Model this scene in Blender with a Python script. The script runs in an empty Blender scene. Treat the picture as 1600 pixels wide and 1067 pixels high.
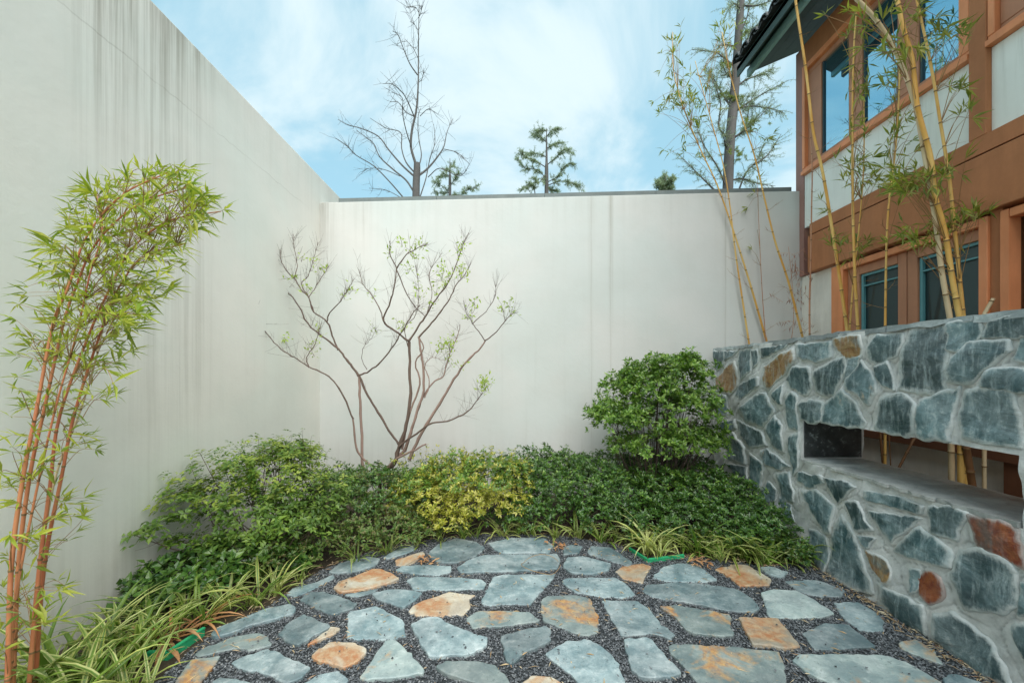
import bpy, math, random
import numpy as np
from math import radians as rad, sin, cos, pi
random.seed(7); R = np.random.default_rng(7)
S = bpy.context.scene; C = S.collection

# ------------------------------------------------------------------ camera, sky, sun, exposure
F = 640.0; EYE = 1.5; CX = 808.0; CY = 583.0
cd = bpy.data.cameras.new('camera'); cam = bpy.data.objects.new('camera', cd); C.objects.link(cam)
cam.location = (0, 0, EYE); cam.rotation_euler = (pi/2, 0, 0)
cd.sensor_width = 36; cd.lens = 36*F/1600; cd.shift_x = -8/1600; cd.shift_y = 50/1600
cd.clip_start = .05; cd.clip_end = 3000
S.camera = cam
S.view_settings.view_transform = 'Standard'; S.view_settings.look = 'None'
S.view_settings.gamma = 1; S.view_settings.use_curve_mapping = False; S.view_settings.exposure = 1.08
S.cycles.use_denoising = True
S.cycles.max_bounces = 8; S.cycles.diffuse_bounces = 4; S.cycles.transparent_max_bounces = 8

SUN_EL, SUN_AZ = 50, 160          # azimuth measured clockwise from +Y: veiled sun behind the camera, to the right
def nd(nt, typ, ins=None, **props):
    n = nt.nodes.new(typ)
    for k, v in props.items(): setattr(n, k, v)
    for k, v in (ins or {}).items():
        sk = n.inputs[k]
        if isinstance(v, bpy.types.NodeSocket): nt.links.new(v, sk)
        else: sk.default_value = v
    return n
W = bpy.data.worlds.new("World"); S.world = W; W.use_nodes = True
nt = W.node_tree; nt.nodes.clear()
sky = nd(nt, 'ShaderNodeTexSky', sky_type='NISHITA', sun_disc=False, sun_elevation=rad(SUN_EL), sun_rotation=rad(SUN_AZ),
         air_density=1.1, dust_density=1.6, ozone_density=1.2)
tc = nd(nt, 'ShaderNodeTexCoord')
sp = nd(nt, 'ShaderNodeSeparateXYZ', {0: tc.outputs['Generated']})
zz = nd(nt, 'ShaderNodeMath', {0: sp.outputs[2], 1: 0.28}, operation='ADD')
zz = nd(nt, 'ShaderNodeMath', {0: zz.outputs[0], 1: 0.12}, operation='MAXIMUM')
dx = nd(nt, 'ShaderNodeMath', {0: sp.outputs[0], 1: zz.outputs[0]}, operation='DIVIDE')
dy = nd(nt, 'ShaderNodeMath', {0: sp.outputs[1], 1: zz.outputs[0]}, operation='DIVIDE')
cb = nd(nt, 'ShaderNodeCombineXYZ', {0: dx.outputs[0], 1: dy.outputs[0], 2: 3.3})
cb = nd(nt, 'ShaderNodeVectorMath', {0: cb.outputs[0], 1: (.69, .04, 0)}, operation='ADD')
n1 = nd(nt, 'ShaderNodeTexNoise', {'Vector': cb.outputs[0], 'Scale': 1.5, 'Detail': 8, 'Roughness': .56, 'Distortion': .5})
n2 = nd(nt, 'ShaderNodeTexNoise', {'Vector': cb.outputs[0], 'Scale': .55, 'Detail': 2, 'Roughness': .5})
ns = nd(nt, 'ShaderNodeMath', {0: n1.outputs['Fac'], 1: .62}, operation='MULTIPLY')
ns = nd(nt, 'ShaderNodeMath', {0: n2.outputs['Fac'], 1: .38, 2: ns.outputs[0]}, operation='MULTIPLY_ADD')
mr = nd(nt, 'ShaderNodeMapRange', {0: ns.outputs[0], 1: .415, 2: .55}, interpolation_type='SMOOTHSTEP')
hs = nd(nt, 'ShaderNodeMix', data_type='RGBA'); hs.inputs[0].default_value = .75
nt.links.new(sky.outputs[0], hs.inputs[6]); hs.inputs[7].default_value = (2.0, 3.6, 4.2, 1)
mx = nd(nt, 'ShaderNodeMix', {0: mr.outputs[0]}, data_type='RGBA')
nt.links.new(hs.outputs[2], mx.inputs[6]); mx.inputs[7].default_value = (3.7, 4.45, 4.7, 1)
bg = nd(nt, 'ShaderNodeBackground', {'Color': mx.outputs[2], 'Strength': .105})
nd(nt, 'ShaderNodeOutputWorld', {'Surface': bg.outputs[0]})
sl = bpy.data.lights.new('sun', 'SUN'); so = bpy.data.objects.new('sun', sl); C.objects.link(so)
sl.energy = 2.3; sl.angle = rad(70); sl.color = (1, .965, .91)
so.rotation_euler = (rad(90-SUN_EL), 0, rad(180-SUN_AZ))   # sun shines from azimuth SUN_AZ
so.location = (0, -5, 12)

# ------------------------------------------------------------------ pixel helpers: a pixel of the photo plus a known plane gives a point of the place
def P(x, y, Y): return np.array([(x-CX)/F*Y, Y, EYE+(CY-y)/F*Y])
def G(x, y, z=0.0):
    Y = F*(EYE-z)/(y-CY); return np.array([(x-CX)/F*Y, Y, z])
def WR(x, y):
    Y = F*2.29/(x-815); return np.array([Y, EYE+(CY-y)/F*Y])        # (Y, Z) on the stone wall's face
XF = 3.45
def YF(x): return F*XF/(x-CX)
def ZF(x, y): return EYE+(CY-y)/(x-CX)*XF
def swx(Y): return 2.29+7/640*Y        # X of the stone wall face
def lwx(Y): return -2.45-.0219*Y       # X of the left wall face

# ------------------------------------------------------------------ mesh builder
ORG = {}
class MB:
    def __init__(s): s.V = []; s.Fs = []; s.n = 0; s.attr = []
    def add(s, v, f, mi=0, smooth=False, at=None):
        v = np.asarray(v, float).reshape(-1, 3); f = np.asarray(f, int)
        if len(f) == 0: return
        s.V.append(v); s.Fs.append((f+s.n, mi, smooth)); s.n += len(v)
        s.attr.append(np.zeros(len(v)) if at is None else np.asarray(at, float))
    def box(s, x0, x1, y0, y1, z0, z1, mi=0):
        x0, x1 = sorted((x0, x1)); y0, y1 = sorted((y0, y1)); z0, z1 = sorted((z0, z1))
        v = [(x0,y0,z0),(x1,y0,z0),(x1,y1,z0),(x0,y1,z0),(x0,y0,z1),(x1,y0,z1),(x1,y1,z1),(x0,y1,z1)]
        s.add(v, [(0,3,2,1),(4,5,6,7),(0,1,5,4),(1,2,6,5),(2,3,7,6),(3,0,4,7)], mi)
    def tube(s, pts, rr, k=6, mi=0, cap=True):
        p = np.asarray(pts, float); n = len(p); rr = np.broadcast_to(np.asarray(rr, float), (n,))
        t = np.gradient(p, axis=0); t /= np.linalg.norm(t, axis=1)[:, None]+1e-9
        ref = np.array([.31, .83, .12]) if abs(t[:, 2]).mean() > .6 else np.array([.05, .1, 1.])
        a = np.cross(t, ref); a /= np.linalg.norm(a, axis=1)[:, None]+1e-9
        b = np.cross(t, a)
        th = np.arange(k)*2*pi/k
        v = p[:, None]+rr[:, None, None]*(np.cos(th)[None, :, None]*a[:, None]+np.sin(th)[None, :, None]*b[:, None])
        i = np.arange(n-1)[:, None]*k; j = np.arange(k)[None]; j2 = (j+1) % k
        f = np.stack([i+j, i+k+j, i+k+j2, i+j2], -1).reshape(-1, 4)
        s.add(v.reshape(-1, 3), f, mi, True)
        if cap and k > 4:
            s.add(v[0], [list(range(k))], mi); s.add(v[-1], [list(range(k))[::-1]], mi)
    def build(s, name, mats, parent=None, label=None, attr=False):
        V = np.concatenate(s.V) if s.V else np.zeros((0, 3))
        o0 = ORG.get(parent.name, np.zeros(3)) if parent else np.zeros(3)
        V = V-o0
        loops = []; st = []; tot = []; mi = []; sm = []; c = 0
        for f, m, sh in s.Fs:
            k = f.shape[1]; loops.append(f.ravel()); st.append(c+np.arange(len(f))*k); tot.append(np.full(len(f), k))
            mi.append(np.full(len(f), m)); sm.append(np.full(len(f), sh)); c += f.size
        me = bpy.data.meshes.new(name)
        me.vertices.add(len(V)); me.vertices.foreach_set('co', V.ravel())
        L = np.concatenate(loops).astype(np.int32)
        me.loops.add(len(L)); me.loops.foreach_set('vertex_index', L)
        stt = np.concatenate(st).astype(np.int32)
        me.polygons.add(len(stt)); me.polygons.foreach_set('loop_start', stt)
        me.polygons.foreach_set('loop_total', np.concatenate(tot).astype(np.int32))
        me.polygons.foreach_set('material_index', np.concatenate(mi).astype(np.int32))
        me.polygons.foreach_set('use_smooth', np.concatenate(sm))
        if attr:
            a = me.attributes.new('edge', 'FLOAT', 'POINT'); a.data.foreach_set('value', np.concatenate(s.attr).astype(np.float32))
        me.update(calc_edges=True)
        for m in (mats if isinstance(mats, (list, tuple)) else [mats]): me.materials.append(m)
        o = bpy.data.objects.new(name, me); C.objects.link(o)
        if parent: o.parent = parent; ORG[o.name] = o0
        if label: o['label'] = label
        return o
def thing(name, loc, label, cat, group=None):
    o = bpy.data.objects.new(name, None); C.objects.link(o); o.location = loc; ORG[o.name] = np.array(loc, float)
    o.empty_display_size = .2
    tag(o, label, cat, group, 'thing'); return o
def tag(o, label=None, cat=None, group=None, kind=None):
    if label: o['label'] = label
    if cat: o['category'] = cat
    if group: o['group'] = group
    if kind: o['kind'] = kind
    return o
def boxobj(name, m, parent, *b, label=None, bevel=0):
    k = MB(); k.box(*b); o = k.build(name, m, parent, label)
    if bevel:
        md = o.modifiers.new('bevel', 'BEVEL'); md.width = bevel; md.segments = 1
    return o
def inside(px, py, poly):
    poly = np.asarray(poly, float); r = np.zeros(len(px), bool); n = len(poly)
    for i in range(n):
        x1, y1 = poly[i][:2]; x2, y2 = poly[(i+1) % n][:2]
        c = ((y1 > py) != (y2 > py)) & (px < (x2-x1)*(py-y1)/(y2-y1+1e-12)+x1); r ^= c
    return r
def sample_poly(poly, n):
    poly = np.asarray(poly, float); lo = poly.min(0); hi = poly.max(0); out = np.zeros((0, 2))
    while len(out) < n:
        q = R.uniform(lo, hi, (n*3, 2)); out = np.vstack([out, q[inside(q[:, 0], q[:, 1], poly)]])
    return out[:n]
def spline(pts, sub=5):
    p = np.asarray(pts, float)
    if len(p) < 3: 
        t = np.linspace(0, 1, sub+1)[:, None]; return p[0]*(1-t)+p[-1]*t
    q = np.vstack([2*p[0]-p[1], p, 2*p[-1]-p[-2]]); out = []
    for i in range(1, len(q)-2):
        for t in np.arange(sub)/sub:
            out.append(.5*((2*q[i])+(-q[i-1]+q[i+1])*t+(2*q[i-1]-5*q[i]+4*q[i+1]-q[i+2])*t*t+(-q[i-1]+3*q[i]-3*q[i+1]+q[i+2])*t**3))
    out.append(q[-2]); return np.array(out)
def unit(v): v = np.asarray(v, float); return v/(np.linalg.norm(v, axis=-1, keepdims=True)+1e-9)
def leaves(mb, Pb, D, N, L, Wd, mi=0, droop=.15, fold=.12):
    """n folded leaf blades, five vertices each, from base points along unit directions"""
    Pb = np.asarray(Pb, float); n = len(Pb)
    if n == 0: return
    D = unit(D); Sd = unit(np.cross(D, N)); N = unit(np.cross(Sd, D))
    L = np.broadcast_to(np.asarray(L, float), (n,))[:, None]; Wd = np.broadcast_to(np.asarray(Wd, float), (n,))[:, None]
    a = Pb; l = Pb+D*L*.42+Sd*Wd/2+N*Wd*fold; m = Pb+D*L*.46-N*L*droop*.15; r = Pb+D*L*.42-Sd*Wd/2+N*Wd*fold
    t = Pb+D*L-N*L*droop
    v = np.stack([a, l, m, r, t], 1).reshape(-1, 3); b = (np.arange(n)*5)[:, None, None]
    f = np.array([[0, 2, 1], [1, 2, 4], [0, 3, 2], [3, 4, 2]])[None]+b
    mb.add(v, f.reshape(-1, 3), mi)

# ------------------------------------------------------------------ materials
def mat(name, rough=.7, spec=.5):
    m = bpy.data.materials.new(name); m.use_nodes = True; nt = m.node_tree
    b = nt.nodes['Principled BSDF']; b.inputs['Roughness'].default_value = rough; b.inputs['Specular IOR Level'].default_value = spec
    return m, nt, b
def mixc(nt, fac, a, b):
    n = nd(nt, 'ShaderNodeMix', data_type='RGBA')
    for i, v in ((0, fac), (6, a), (7, b)):
        if isinstance(v, bpy.types.NodeSocket): nt.links.new(v, n.inputs[i])
        else: n.inputs[i].default_value = v if i == 0 else (*v[:3], 1)
    return n.outputs[2]
def mth(nt, op, a, b=0., c=0., clamp=False):
    n = nd(nt, 'ShaderNodeMath', {0: a, 1: b, 2: c}, operation=op, use_clamp=clamp); return n.outputs[0]
def ramp(nt, v, lo, hi, a=0., b=1., smooth=True):
    n = nd(nt, 'ShaderNodeMapRange', {0: v, 1: lo, 2: hi, 3: a, 4: b}); 
    if smooth: n.interpolation_type = 'SMOOTHSTEP'
    return n.outputs[0]
def noise(nt, vec, scale, detail=4, rough=.55, dist=0):
    return nd(nt, 'ShaderNodeTexNoise', {'Vector': vec, 'Scale': scale, 'Detail': detail, 'Roughness': rough, 'Distortion': dist}).outputs['Fac']
def wpos(nt, sc=(1, 1, 1), loc=(0, 0, 0)):
    g = nd(nt, 'ShaderNodeNewGeometry'); return nd(nt, 'ShaderNodeMapping', {'Vector': g.outputs['Position'], 'Scale': sc, 'Location': loc}).outputs[0]
def bump(nt, b, h, strength=.3, dist=.01, prev=None):
    n = nd(nt, 'ShaderNodeBump', {'Height': h, 'Strength': strength, 'Distance': dist})
    if prev: nt.links.new(prev, n.inputs['Normal'])
    nt.links.new(n.outputs[0], b.inputs['Normal']); return n.outputs[0]
def setc(nt, b, c): nt.links.new(c, b.inputs['Base Color'])
def var(nt):
    """one random number per leaf, whether leaves share a mesh or are objects"""
    g = nd(nt, 'ShaderNodeNewGeometry'); o = nd(nt, 'ShaderNodeObjectInfo')
    return mth(nt, 'FRACT', mth(nt, 'ADD', g.outputs['Random Per Island'], o.outputs['Random']))

def plain(name, col, rough=.7, col2=None, scale=12, bstr=.15, spec=.4):
    m, nt, b = mat(name, rough, spec); p = wpos(nt); n = noise(nt, p, scale, 6)
    w = noise(nt, wpos(nt, (5, 5, .8)), 1.4, 6, .65); w2 = noise(nt, p, 1.7, 5, .6)
    c_ = mixc(nt, n, col, col2 or tuple(c*.8 for c in col)); c_ = nd(nt, 'ShaderNodeHueSaturation', {'Color': c_, 'Value': mth(nt, 'ADD', ramp(nt, w, .3, .75, .6, .42), ramp(nt, w2, .3, .7, .38, .56))}).outputs[0]
    setc(nt, b, c_)
    bump(nt, b, noise(nt, p, scale*8, 3), bstr, .004); return m
def leafmat(name, cols, rough=.45, trans=.3, patch=6.0, spec=.5):
    m, nt, b = mat(name, rough, spec); v = var(nt)
    cr = nd(nt, 'ShaderNodeValToRGB', {0: v}); el = cr.color_ramp.elements
    while len(el) < len(cols): el.new(.5)
    for i, c in enumerate(cols): el[i].position = i/(len(cols)-1); el[i].color = (*c, 1)
    n = noise(nt, wpos(nt), patch, 2); c = mixc(nt, ramp(nt, n, .3, .7), cr.outputs[0], (0, 0, 0))
    c2 = nd(nt, 'ShaderNodeHueSaturation', {'Color': cr.outputs[0], 'Value': ramp(nt, n, .3, .7, .72, 1.25, False)}).outputs[0]
    setc(nt, b, c2)
    tr = nd(nt, 'ShaderNodeBsdfTranslucent', {'Color': nd(nt, 'ShaderNodeHueSaturation', {'Color': c2, 'Value': 1.5, 'Saturation': 1.1}).outputs[0]})
    ms = nd(nt, 'ShaderNodeMixShader', {0: trans, 1: b.outputs[0], 2: tr.outputs[0]})
    nt.links.new(ms.outputs[0], nt.nodes['Material Output'].inputs[0]); return m

def plaster(name, axis, base, stains, crack=None, lines=()):
    """rendered concrete wall; axis 'Y' runs along the left wall, 'X' along the back wall. stains: (pos, width, ztop, zlen, strength)"""
    m, nt, b = mat(name, .85, .25)
    g = nd(nt, 'ShaderNodeNewGeometry'); s3 = nd(nt, 'ShaderNodeSeparateXYZ', {0: g.outputs['Position']})
    u = s3.outputs[1] if axis == 'Y' else s3.outputs[0]; z = s3.outputs[2]
    st = nd(nt, 'ShaderNodeCombineXYZ', {0: mth(nt, 'MULTIPLY', u, 14.), 1: 0., 2: mth(nt, 'MULTIPLY', z, .35)}).outputs[0]
    streak = noise(nt, st, 1., 5, .65)
    fine = noise(nt, nd(nt, 'ShaderNodeCombineXYZ', {0: mth(nt, 'MULTIPLY', u, 60.), 1: 0., 2: mth(nt, 'MULTIPLY', z, .8)}).outputs[0], 1., 3, .6)
    cloud = noise(nt, wpos(nt), 1.1, 5, .6); trowel = noise(nt, wpos(nt, (1, 1, 1.6)), 3., 6, .65)
    dirt = ramp(nt, cloud, .3, .75, 0, .13)
    dirt = mth(nt, 'ADD', dirt, ramp(nt, trowel, .4, .8, 0, .05))
    dirt = mth(nt, 'ADD', dirt, ramp(nt, streak, .5, .8, 0, .07))
    for (p, w, zt, zl, k) in stains:
        d = mth(nt, 'ABSOLUTE', mth(nt, 'SUBTRACT', u, p)); a = ramp(nt, d, w*.25, w, 1, 0)
        h = ramp(nt, z, zt-zl, zt, 0, 1, False); e = mth(nt, 'MULTIPLY', a, mth(nt, 'MULTIPLY', h, h))
        sf = mth(nt, 'ADD', ramp(nt, streak, .38, .66, 0, .9), ramp(nt, fine, .42, .7, 0, .5))
        dirt = mth(nt, 'ADD', dirt, mth(nt, 'MULTIPLY', mth(nt, 'MULTIPLY', e, sf), k))
    # grey weathering under the top edge
    top = 4.06 if axis == 'Y' else 3.72
    hz = ramp(nt, z, top-(.95 if axis == 'Y' else .5), top, 0, 1)
    dirt = mth(nt, 'ADD', dirt, mth(nt, 'MULTIPLY', hz, ramp(nt, streak, .3, .75, .05 if axis == 'Y' else .03, .13 if axis == 'Y' else .12)))
    lo = ramp(nt, z, .9, 0.1, 0, .3); dirt = mth(nt, 'ADD', dirt, mth(nt, 'MULTIPLY', lo, ramp(nt, streak, .35, .7, .3, 1)))
    for (p, z0, k) in lines:
        d = mth(nt, 'ABSOLUTE', mth(nt, 'SUBTRACT', mth(nt, 'ADD', u, ramp(nt, cloud, .3, .7, -.006, .006)), p))
        e = mth(nt, 'MULTIPLY', ramp(nt, d, .002, .012, 1, 0), ramp(nt, noise(nt, wpos(nt), 2.3, 3), .3, .6, .4, 1))
        dirt = mth(nt, 'ADD', dirt, mth(nt, 'MULTIPLY', e, k))
    hgt = noise(nt, wpos(nt), 22, 5, .6)
    if crack:
        wob = mth(nt, 'MULTIPLY', mth(nt, 'SUBTRACT', noise(nt, nd(nt, 'ShaderNodeCombineXYZ', {0: mth(nt, 'MULTIPLY', u, 4.), 1: 0., 2: 0.}).outputs[0], 1., 6, .6), .5), .09)
        d = mth(nt, 'ABSOLUTE', mth(nt, 'SUBTRACT', mth(nt, 'ADD', z, wob), crack[0]))
        e = mth(nt, 'MULTIPLY', ramp(nt, d, .001, .008, 1, 0), ramp(nt, u, crack[1], crack[1]+.5)); e = mth(nt, 'MULTIPLY', e, ramp(nt, u, crack[2]-.6, crack[2], 1, 0))
        e = mth(nt, 'MULTIPLY', e, ramp(nt, noise(nt, wpos(nt), 3, 2), .35, .6, .35, 1))
        dirt = mth(nt, 'ADD', dirt, mth(nt, 'MULTIPLY', e, .24))
    dirt = mth(nt, 'MINIMUM', dirt, .8)
    tint = mixc(nt, ramp(nt, noise(nt, wpos(nt, loc=(4, 1, 2)), .8, 3), .35, .65), base, (base[0]*.93, base[1]*.985, base[2]*.985))
    setc(nt, b, mixc(nt, dirt, tint, (.30, .285, .235)))
    bp = bump(nt, b, trowel, .12, .01); bump(nt, b, hgt, .3, .005, bp)
    return m
M = {}
M['lwall'] = plaster('left_wall_render', 'Y', (.77, .75, .69), [(2.5, .22, 4.06, 1.9, .6), (2.62, .5, 4.06, 2.6, .35), (1.6, .5, 4.06, 1., .25), (3.1, .4, 4.06, .8, .35), (3.0, .5, 1.4, 1.4, .2)], crack=(3.53, 1.5, 5.2))
M['bwall'] = plaster('back_wall_render', 'X', (.645, .64, .615), [(-2.55, .25, 3.72, 2.5, .35), (-2.0, .12, 3.72, 1.0, .3), (.92, .05, 3.72, 3, .25), (1.17, .05, 3.72, 3., .3), (2.55, .05, 3.72, 3, .3)],
                    lines=[(.93, 0, .16), (1.165, 0, .22), (2.56, 0, .22)])

def slate(name, base, light, rust=.78, rustcol=((.42, .17, .06), (.55, .33, .13)), smear=False, fl=1.):
    m, nt, b = mat(name, .5, .5)
    oi = nd(nt, 'ShaderNodeObjectInfo').outputs['Random']
    g = nd(nt, 'ShaderNodeNewGeometry'); off = nd(nt, 'ShaderNodeCombineXYZ', {0: mth(nt, 'MULTIPLY', oi, 7.), 1: mth(nt, 'MULTIPLY', oi, 13.), 2: 0.}).outputs[0]
    p = nd(nt, 'ShaderNodeVectorMath', {0: g.outputs['Position'], 1: off}, operation='ADD').outputs[0]
    n1 = noise(nt, p, 5, 6, .62, .4); n2 = noise(nt, p, 26, 6, .7); n3 = noise(nt, p, 3.2, 5, .6, .8)
    c = mixc(nt, ramp(nt, mth(nt, 'ADD', mth(nt, 'MULTIPLY', n1, .7), mth(nt, 'MULTIPLY', n2, .3)), .38, .62), base, light)
    c = mixc(nt, ramp(nt, mth(nt, 'ADD', n2, mth(nt, 'MULTIPLY', n1, .5)), .80, 1.0, 0, .55*fl), c, (.50, .55, .55))
    c = nd(nt, 'ShaderNodeHueSaturation', {'Color': c, 'Value': ramp(nt, oi, 0, 1, .7, 1.25, False), 'Saturation': ramp(nt, n3, .3, .7, .75, 1.15)}).outputs[0]
    rc = mixc(nt, ramp(nt, n2, .35, .65), *rustcol)
    r = ramp(nt, mth(nt, 'ADD', n3, mth(nt, 'MULTIPLY', n2, .18)), rust-.03, rust+.13)
    c = mixc(nt, r, c, rc)
    c = mixc(nt, ramp(nt, noise(nt, p, 60, 2), .66, .72, 0, .5), c, tuple(x*.35 for x in base))
    if smear:
        at = nd(nt, 'ShaderNodeAttribute', attribute_name='edge').outputs['Fac']
        vz = nd(nt, 'ShaderNodeVectorMath', {0: p, 1: (30, 30, 5)}, operation='MULTIPLY').outputs[0]
        drip = noise(nt, vz, 1., 5, .7); rough_ = noise(nt, p, 14, 6, .75)
        e = mth(nt, 'ADD', at, mth(nt, 'MULTIPLY', mth(nt, 'SUBTRACT', rough_, .5), 1.1)); e = mth(nt, 'ADD', e, mth(nt, 'MULTIPLY', mth(nt, 'SUBTRACT', drip, .5), .8))
        c = mixc(nt, ramp(nt, e, .30, .85, 0, .9 if fl > .3 else .5), c, mixc(nt, n2, (.46, .49, .48), (.68, .70, .68)))
        c = mixc(nt, ramp(nt, drip, .47, .72, 0, .6 if fl > .3 else .15), c, (.42, .5, .51))
    setc(nt, b, c)
    nt.links.new(ramp(nt, n1, .3, .7, .38, .62), b.inputs['Roughness'])
    layer = noise(nt, nd(nt, 'ShaderNodeVectorMath', {0: p, 1: (1, 1, 2)}, operation='MULTIPLY').outputs[0], 4, 8, .6, 1.2)
    st_ = mth(nt, 'MULTIPLY', mth(nt, 'FLOOR', mth(nt, 'MULTIPLY', mth(nt, 'ADD', n3, mth(nt, 'MULTIPLY', n1, .25)), 9.)), .11)
    bp0 = bump(nt, b, st_, .45, .012); bp = bump(nt, b, layer, .55 if not smear else .8, .02, bp0); bump(nt, b, n2, .35, .004, bp)
    return m
M['slate'] = slate('paving_slate', (.14, .205, .225), (.33, .405, .415), .80)
M['slate_rust'] = slate('paving_slate_rusty', (.20, .265, .27), (.36, .43, .41), .66)
M['slate_tan'] = slate('paving_slate_tan', (.36, .30, .22), (.50, .45, .34), .55, ((.42, .18, .08), (.50, .36, .22)))
M['wstone'] = slate('wall_slate', (.04, .085, .095), (.19, .27, .285), .80, smear=True)
M['wstone_tan'] = slate('wall_slate_tan', (.10, .11, .09), (.2, .19, .14), .42, ((.26, .12, .04), (.38, .24, .1)), smear=True, fl=.5)
M['wstone_red'] = slate('wall_slate_red', (.15, .07, .05), (.2, .12, .09), .44, ((.20, .035, .015), (.33, .10, .035)), smear=True, fl=.2)
def mortar():
    m, nt, b = mat('mortar', .9, .2); p = wpos(nt); n = noise(nt, p, 6, 8, .7); n2 = noise(nt, p, 40, 5, .65)
    vz = wpos(nt, (1, 9, 2)); n3 = noise(nt, vz, 2.2, 5, .6)
    c = mixc(nt, ramp(nt, n, .3, .7), (.47, .48, .47), (.72, .72, .70)); c = mixc(nt, ramp(nt, n3, .5, .75, 0, .7), c, (.58, .6, .58))
    at = nd(nt, 'ShaderNodeAttribute', attribute_name='edge').outputs['Fac']; c = mixc(nt, mth(nt, 'MULTIPLY', at, .55), c, (.13, .13, .125))
    setc(nt, b, c); bp = bump(nt, b, n, .6, .02); bump(nt, b, n2, .5, .006, bp); return m
M['mortar'] = mortar()
def gravelm():
    m, nt, b = mat('gravel', .6, .5); v = var(nt)
    c = mixc(nt, v, (.02, .026, .032), (.19, .205, .22)); c = mixc(nt, ramp(nt, v, .95, .97), c, (.3, .31, .31))
    setc(nt, b, c); return m
M['gravel'] = gravelm()
M['soil'] = plain('soil', (.045, .035, .025), .95, (.09, .07, .045), 9, .6)
M['grit'] = plain('grit_bed', (.03, .035, .04), .9, (.07, .08, .085), 120, .8)
M['grass'] = plain('far_ground', (.07, .09, .035), .95, (.10, .09, .05), 3, .4)
M['wood'] = plain('salmon_wood', (.80, .32, .145), .5, (.70, .25, .10), 5, .1)
M['sash'] = plain('brown_sash', (.50, .235, .13), .5, (.42, .19, .105), 6, .1)
M['brown'] = plain('brown_wall_paint', (.47, .195, .085), .75, (.41, .165, .07), 30, .35)
M['brown_lo'] = plain('brown_post_paint', (.20, .085, .045), .6, (.15, .06, .03), 8, .2)
M['panel'] = plain('cream_render', (.80, .83, .78), .8, (.76, .79, .75), 18, .2)
def panelm():
    m, nt, b = mat('cream_render', .85, .3); st = noise(nt, wpos(nt, (9, 9, .7)), 1.6, 6, .65); n = noise(nt, wpos(nt), 2.5, 5); g = nd(nt, 'ShaderNodeNewGeometry'); z = nd(nt, 'ShaderNodeSeparateXYZ', {0: g.outputs['Position']}).outputs[2]
    d = mth(nt, 'MULTIPLY', ramp(nt, st, .45, .75), ramp(nt, z, 3.3, 3.87, .12, .42)); d = mth(nt, 'ADD', d, ramp(nt, n, .4, .7, 0, .08))
    setc(nt, b, mixc(nt, d, (.84, .87, .82), (.45, .46, .40))); bump(nt, b, noise(nt, wpos(nt), 70, 4), .25, .004); return m
M['panel'] = panelm()
M['cream'] = plain('cream_lower_render', (.82, .79, .72), .85, (.78, .74, .66), 10, .2)
M['black'] = plain('dark_joint', (.012, .011, .01), .9)
M['teal'] = plain('teal_paint', (.28, .48, .48), .5, (.25, .44, .45), 8, .1)
M['tealframe'] = plain('teal_frame', (.12, .33, .36), .4); M['bead'] = plain('dark_bead', (.05, .09, .10), .5)
M['dkteal'] = plain('dark_green_boards', (.055, .10, .095), .6, (.04, .075, .07), 14, .3)
M['tile'] = plain('roof_tile', (.035, .04, .042), .6, (.07, .075, .075), 20, .4)
M['coping'] = plain('grey_coping', (.13, .16, .16), .7, (.19, .21, .2), 6, .3)
M['redwood'] = plain('dark_red_door', (.22, .05, .03), .5, (.16, .035, .02), 4, .2)
M['edging'] = plain('green_plastic', (.02, .36, .16), .45, (.05, .45, .2), 20, .1)
def glassm(name, refl, tint, deep):
    m, nt, b = mat(name, .5, .5); b.inputs['Base Color'].default_value = (*deep, 1)
    gl = nd(nt, 'ShaderNodeBsdfGlossy', {'Color': (*tint, 1), 'Roughness': .015})
    fr = nd(nt, 'ShaderNodeFresnel', {'IOR': 1.5}); f = mth(nt, 'ADD', mth(nt, 'MULTIPLY', fr.outputs[0], 1.), refl, clamp=True)
    ms = nd(nt, 'ShaderNodeMixShader', {0: f, 1: b.outputs[0], 2: gl.outputs[0]}); nt.links.new(ms.outputs[0], nt.nodes['Material Output'].inputs[0]); return m
M['glass_hi'] = glassm('blue_glass', .55, (.42, .80, 1.), (.01, .05, .075))
M['glass_lo'] = glassm('dark_glass', .02, (.25, .45, .47), (.006, .018, .02))
def culmm(name, c1, c2, ring):
    m, nt, b = mat(name, .4, .5); p = wpos(nt, (1, 1, .25)); n = noise(nt, p, 9, 5); n2 = noise(nt, p, 50, 3)
    c = mixc(nt, ramp(nt, n, .35, .65), c1, c2); c = mixc(nt, ramp(nt, n2, .6, .75, 0, .4), c, tuple(x*.5 for x in c1)); setc(nt, b, c); return m
M['culm_y'] = culmm('yellow_culm', (.64, .33, .06), (.72, .48, .15), 0)
M['culm_p'] = culmm('pale_culm', (.58, .44, .26), (.66, .55, .35), 0)
M['culm_r'] = culmm('reddish_culm', (.44, .13, .06), (.55, .23, .10), 0)
M['culm_k'] = culmm('pinkish_culm', (.44, .20, .11), (.50, .26, .15), 0)
M['node'] = plain('culm_node', (.10, .05, .02), .7, (.3, .2, .09), 60)
M['twig'] = plain('bamboo_twig', (.26, .14, .05), .7, (.34, .2, .08), 20)
M['bark'] = plain('smooth_bark', (.17, .115, .09), .8, (.085, .058, .045), 14, .5)
M['bark_pale'] = plain('pale_bark', (.34, .235, .20), .8, (.2, .13, .10), 12, .5)
M['bark_dk'] = plain('dark_bark', (.075, .05, .04), .8, (.12, .085, .07), 14, .5)
M['bark_grey'] = plain('grey_bark', (.13, .125, .12), .85, (.08, .075, .07), 12, .6)
M['lf_bamboo'] = leafmat('bamboo_leaf', [(.17, .26, .03), (.31, .39, .045), (.48, .50, .09), (.13, .21, .03)], .45, .42)
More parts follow.
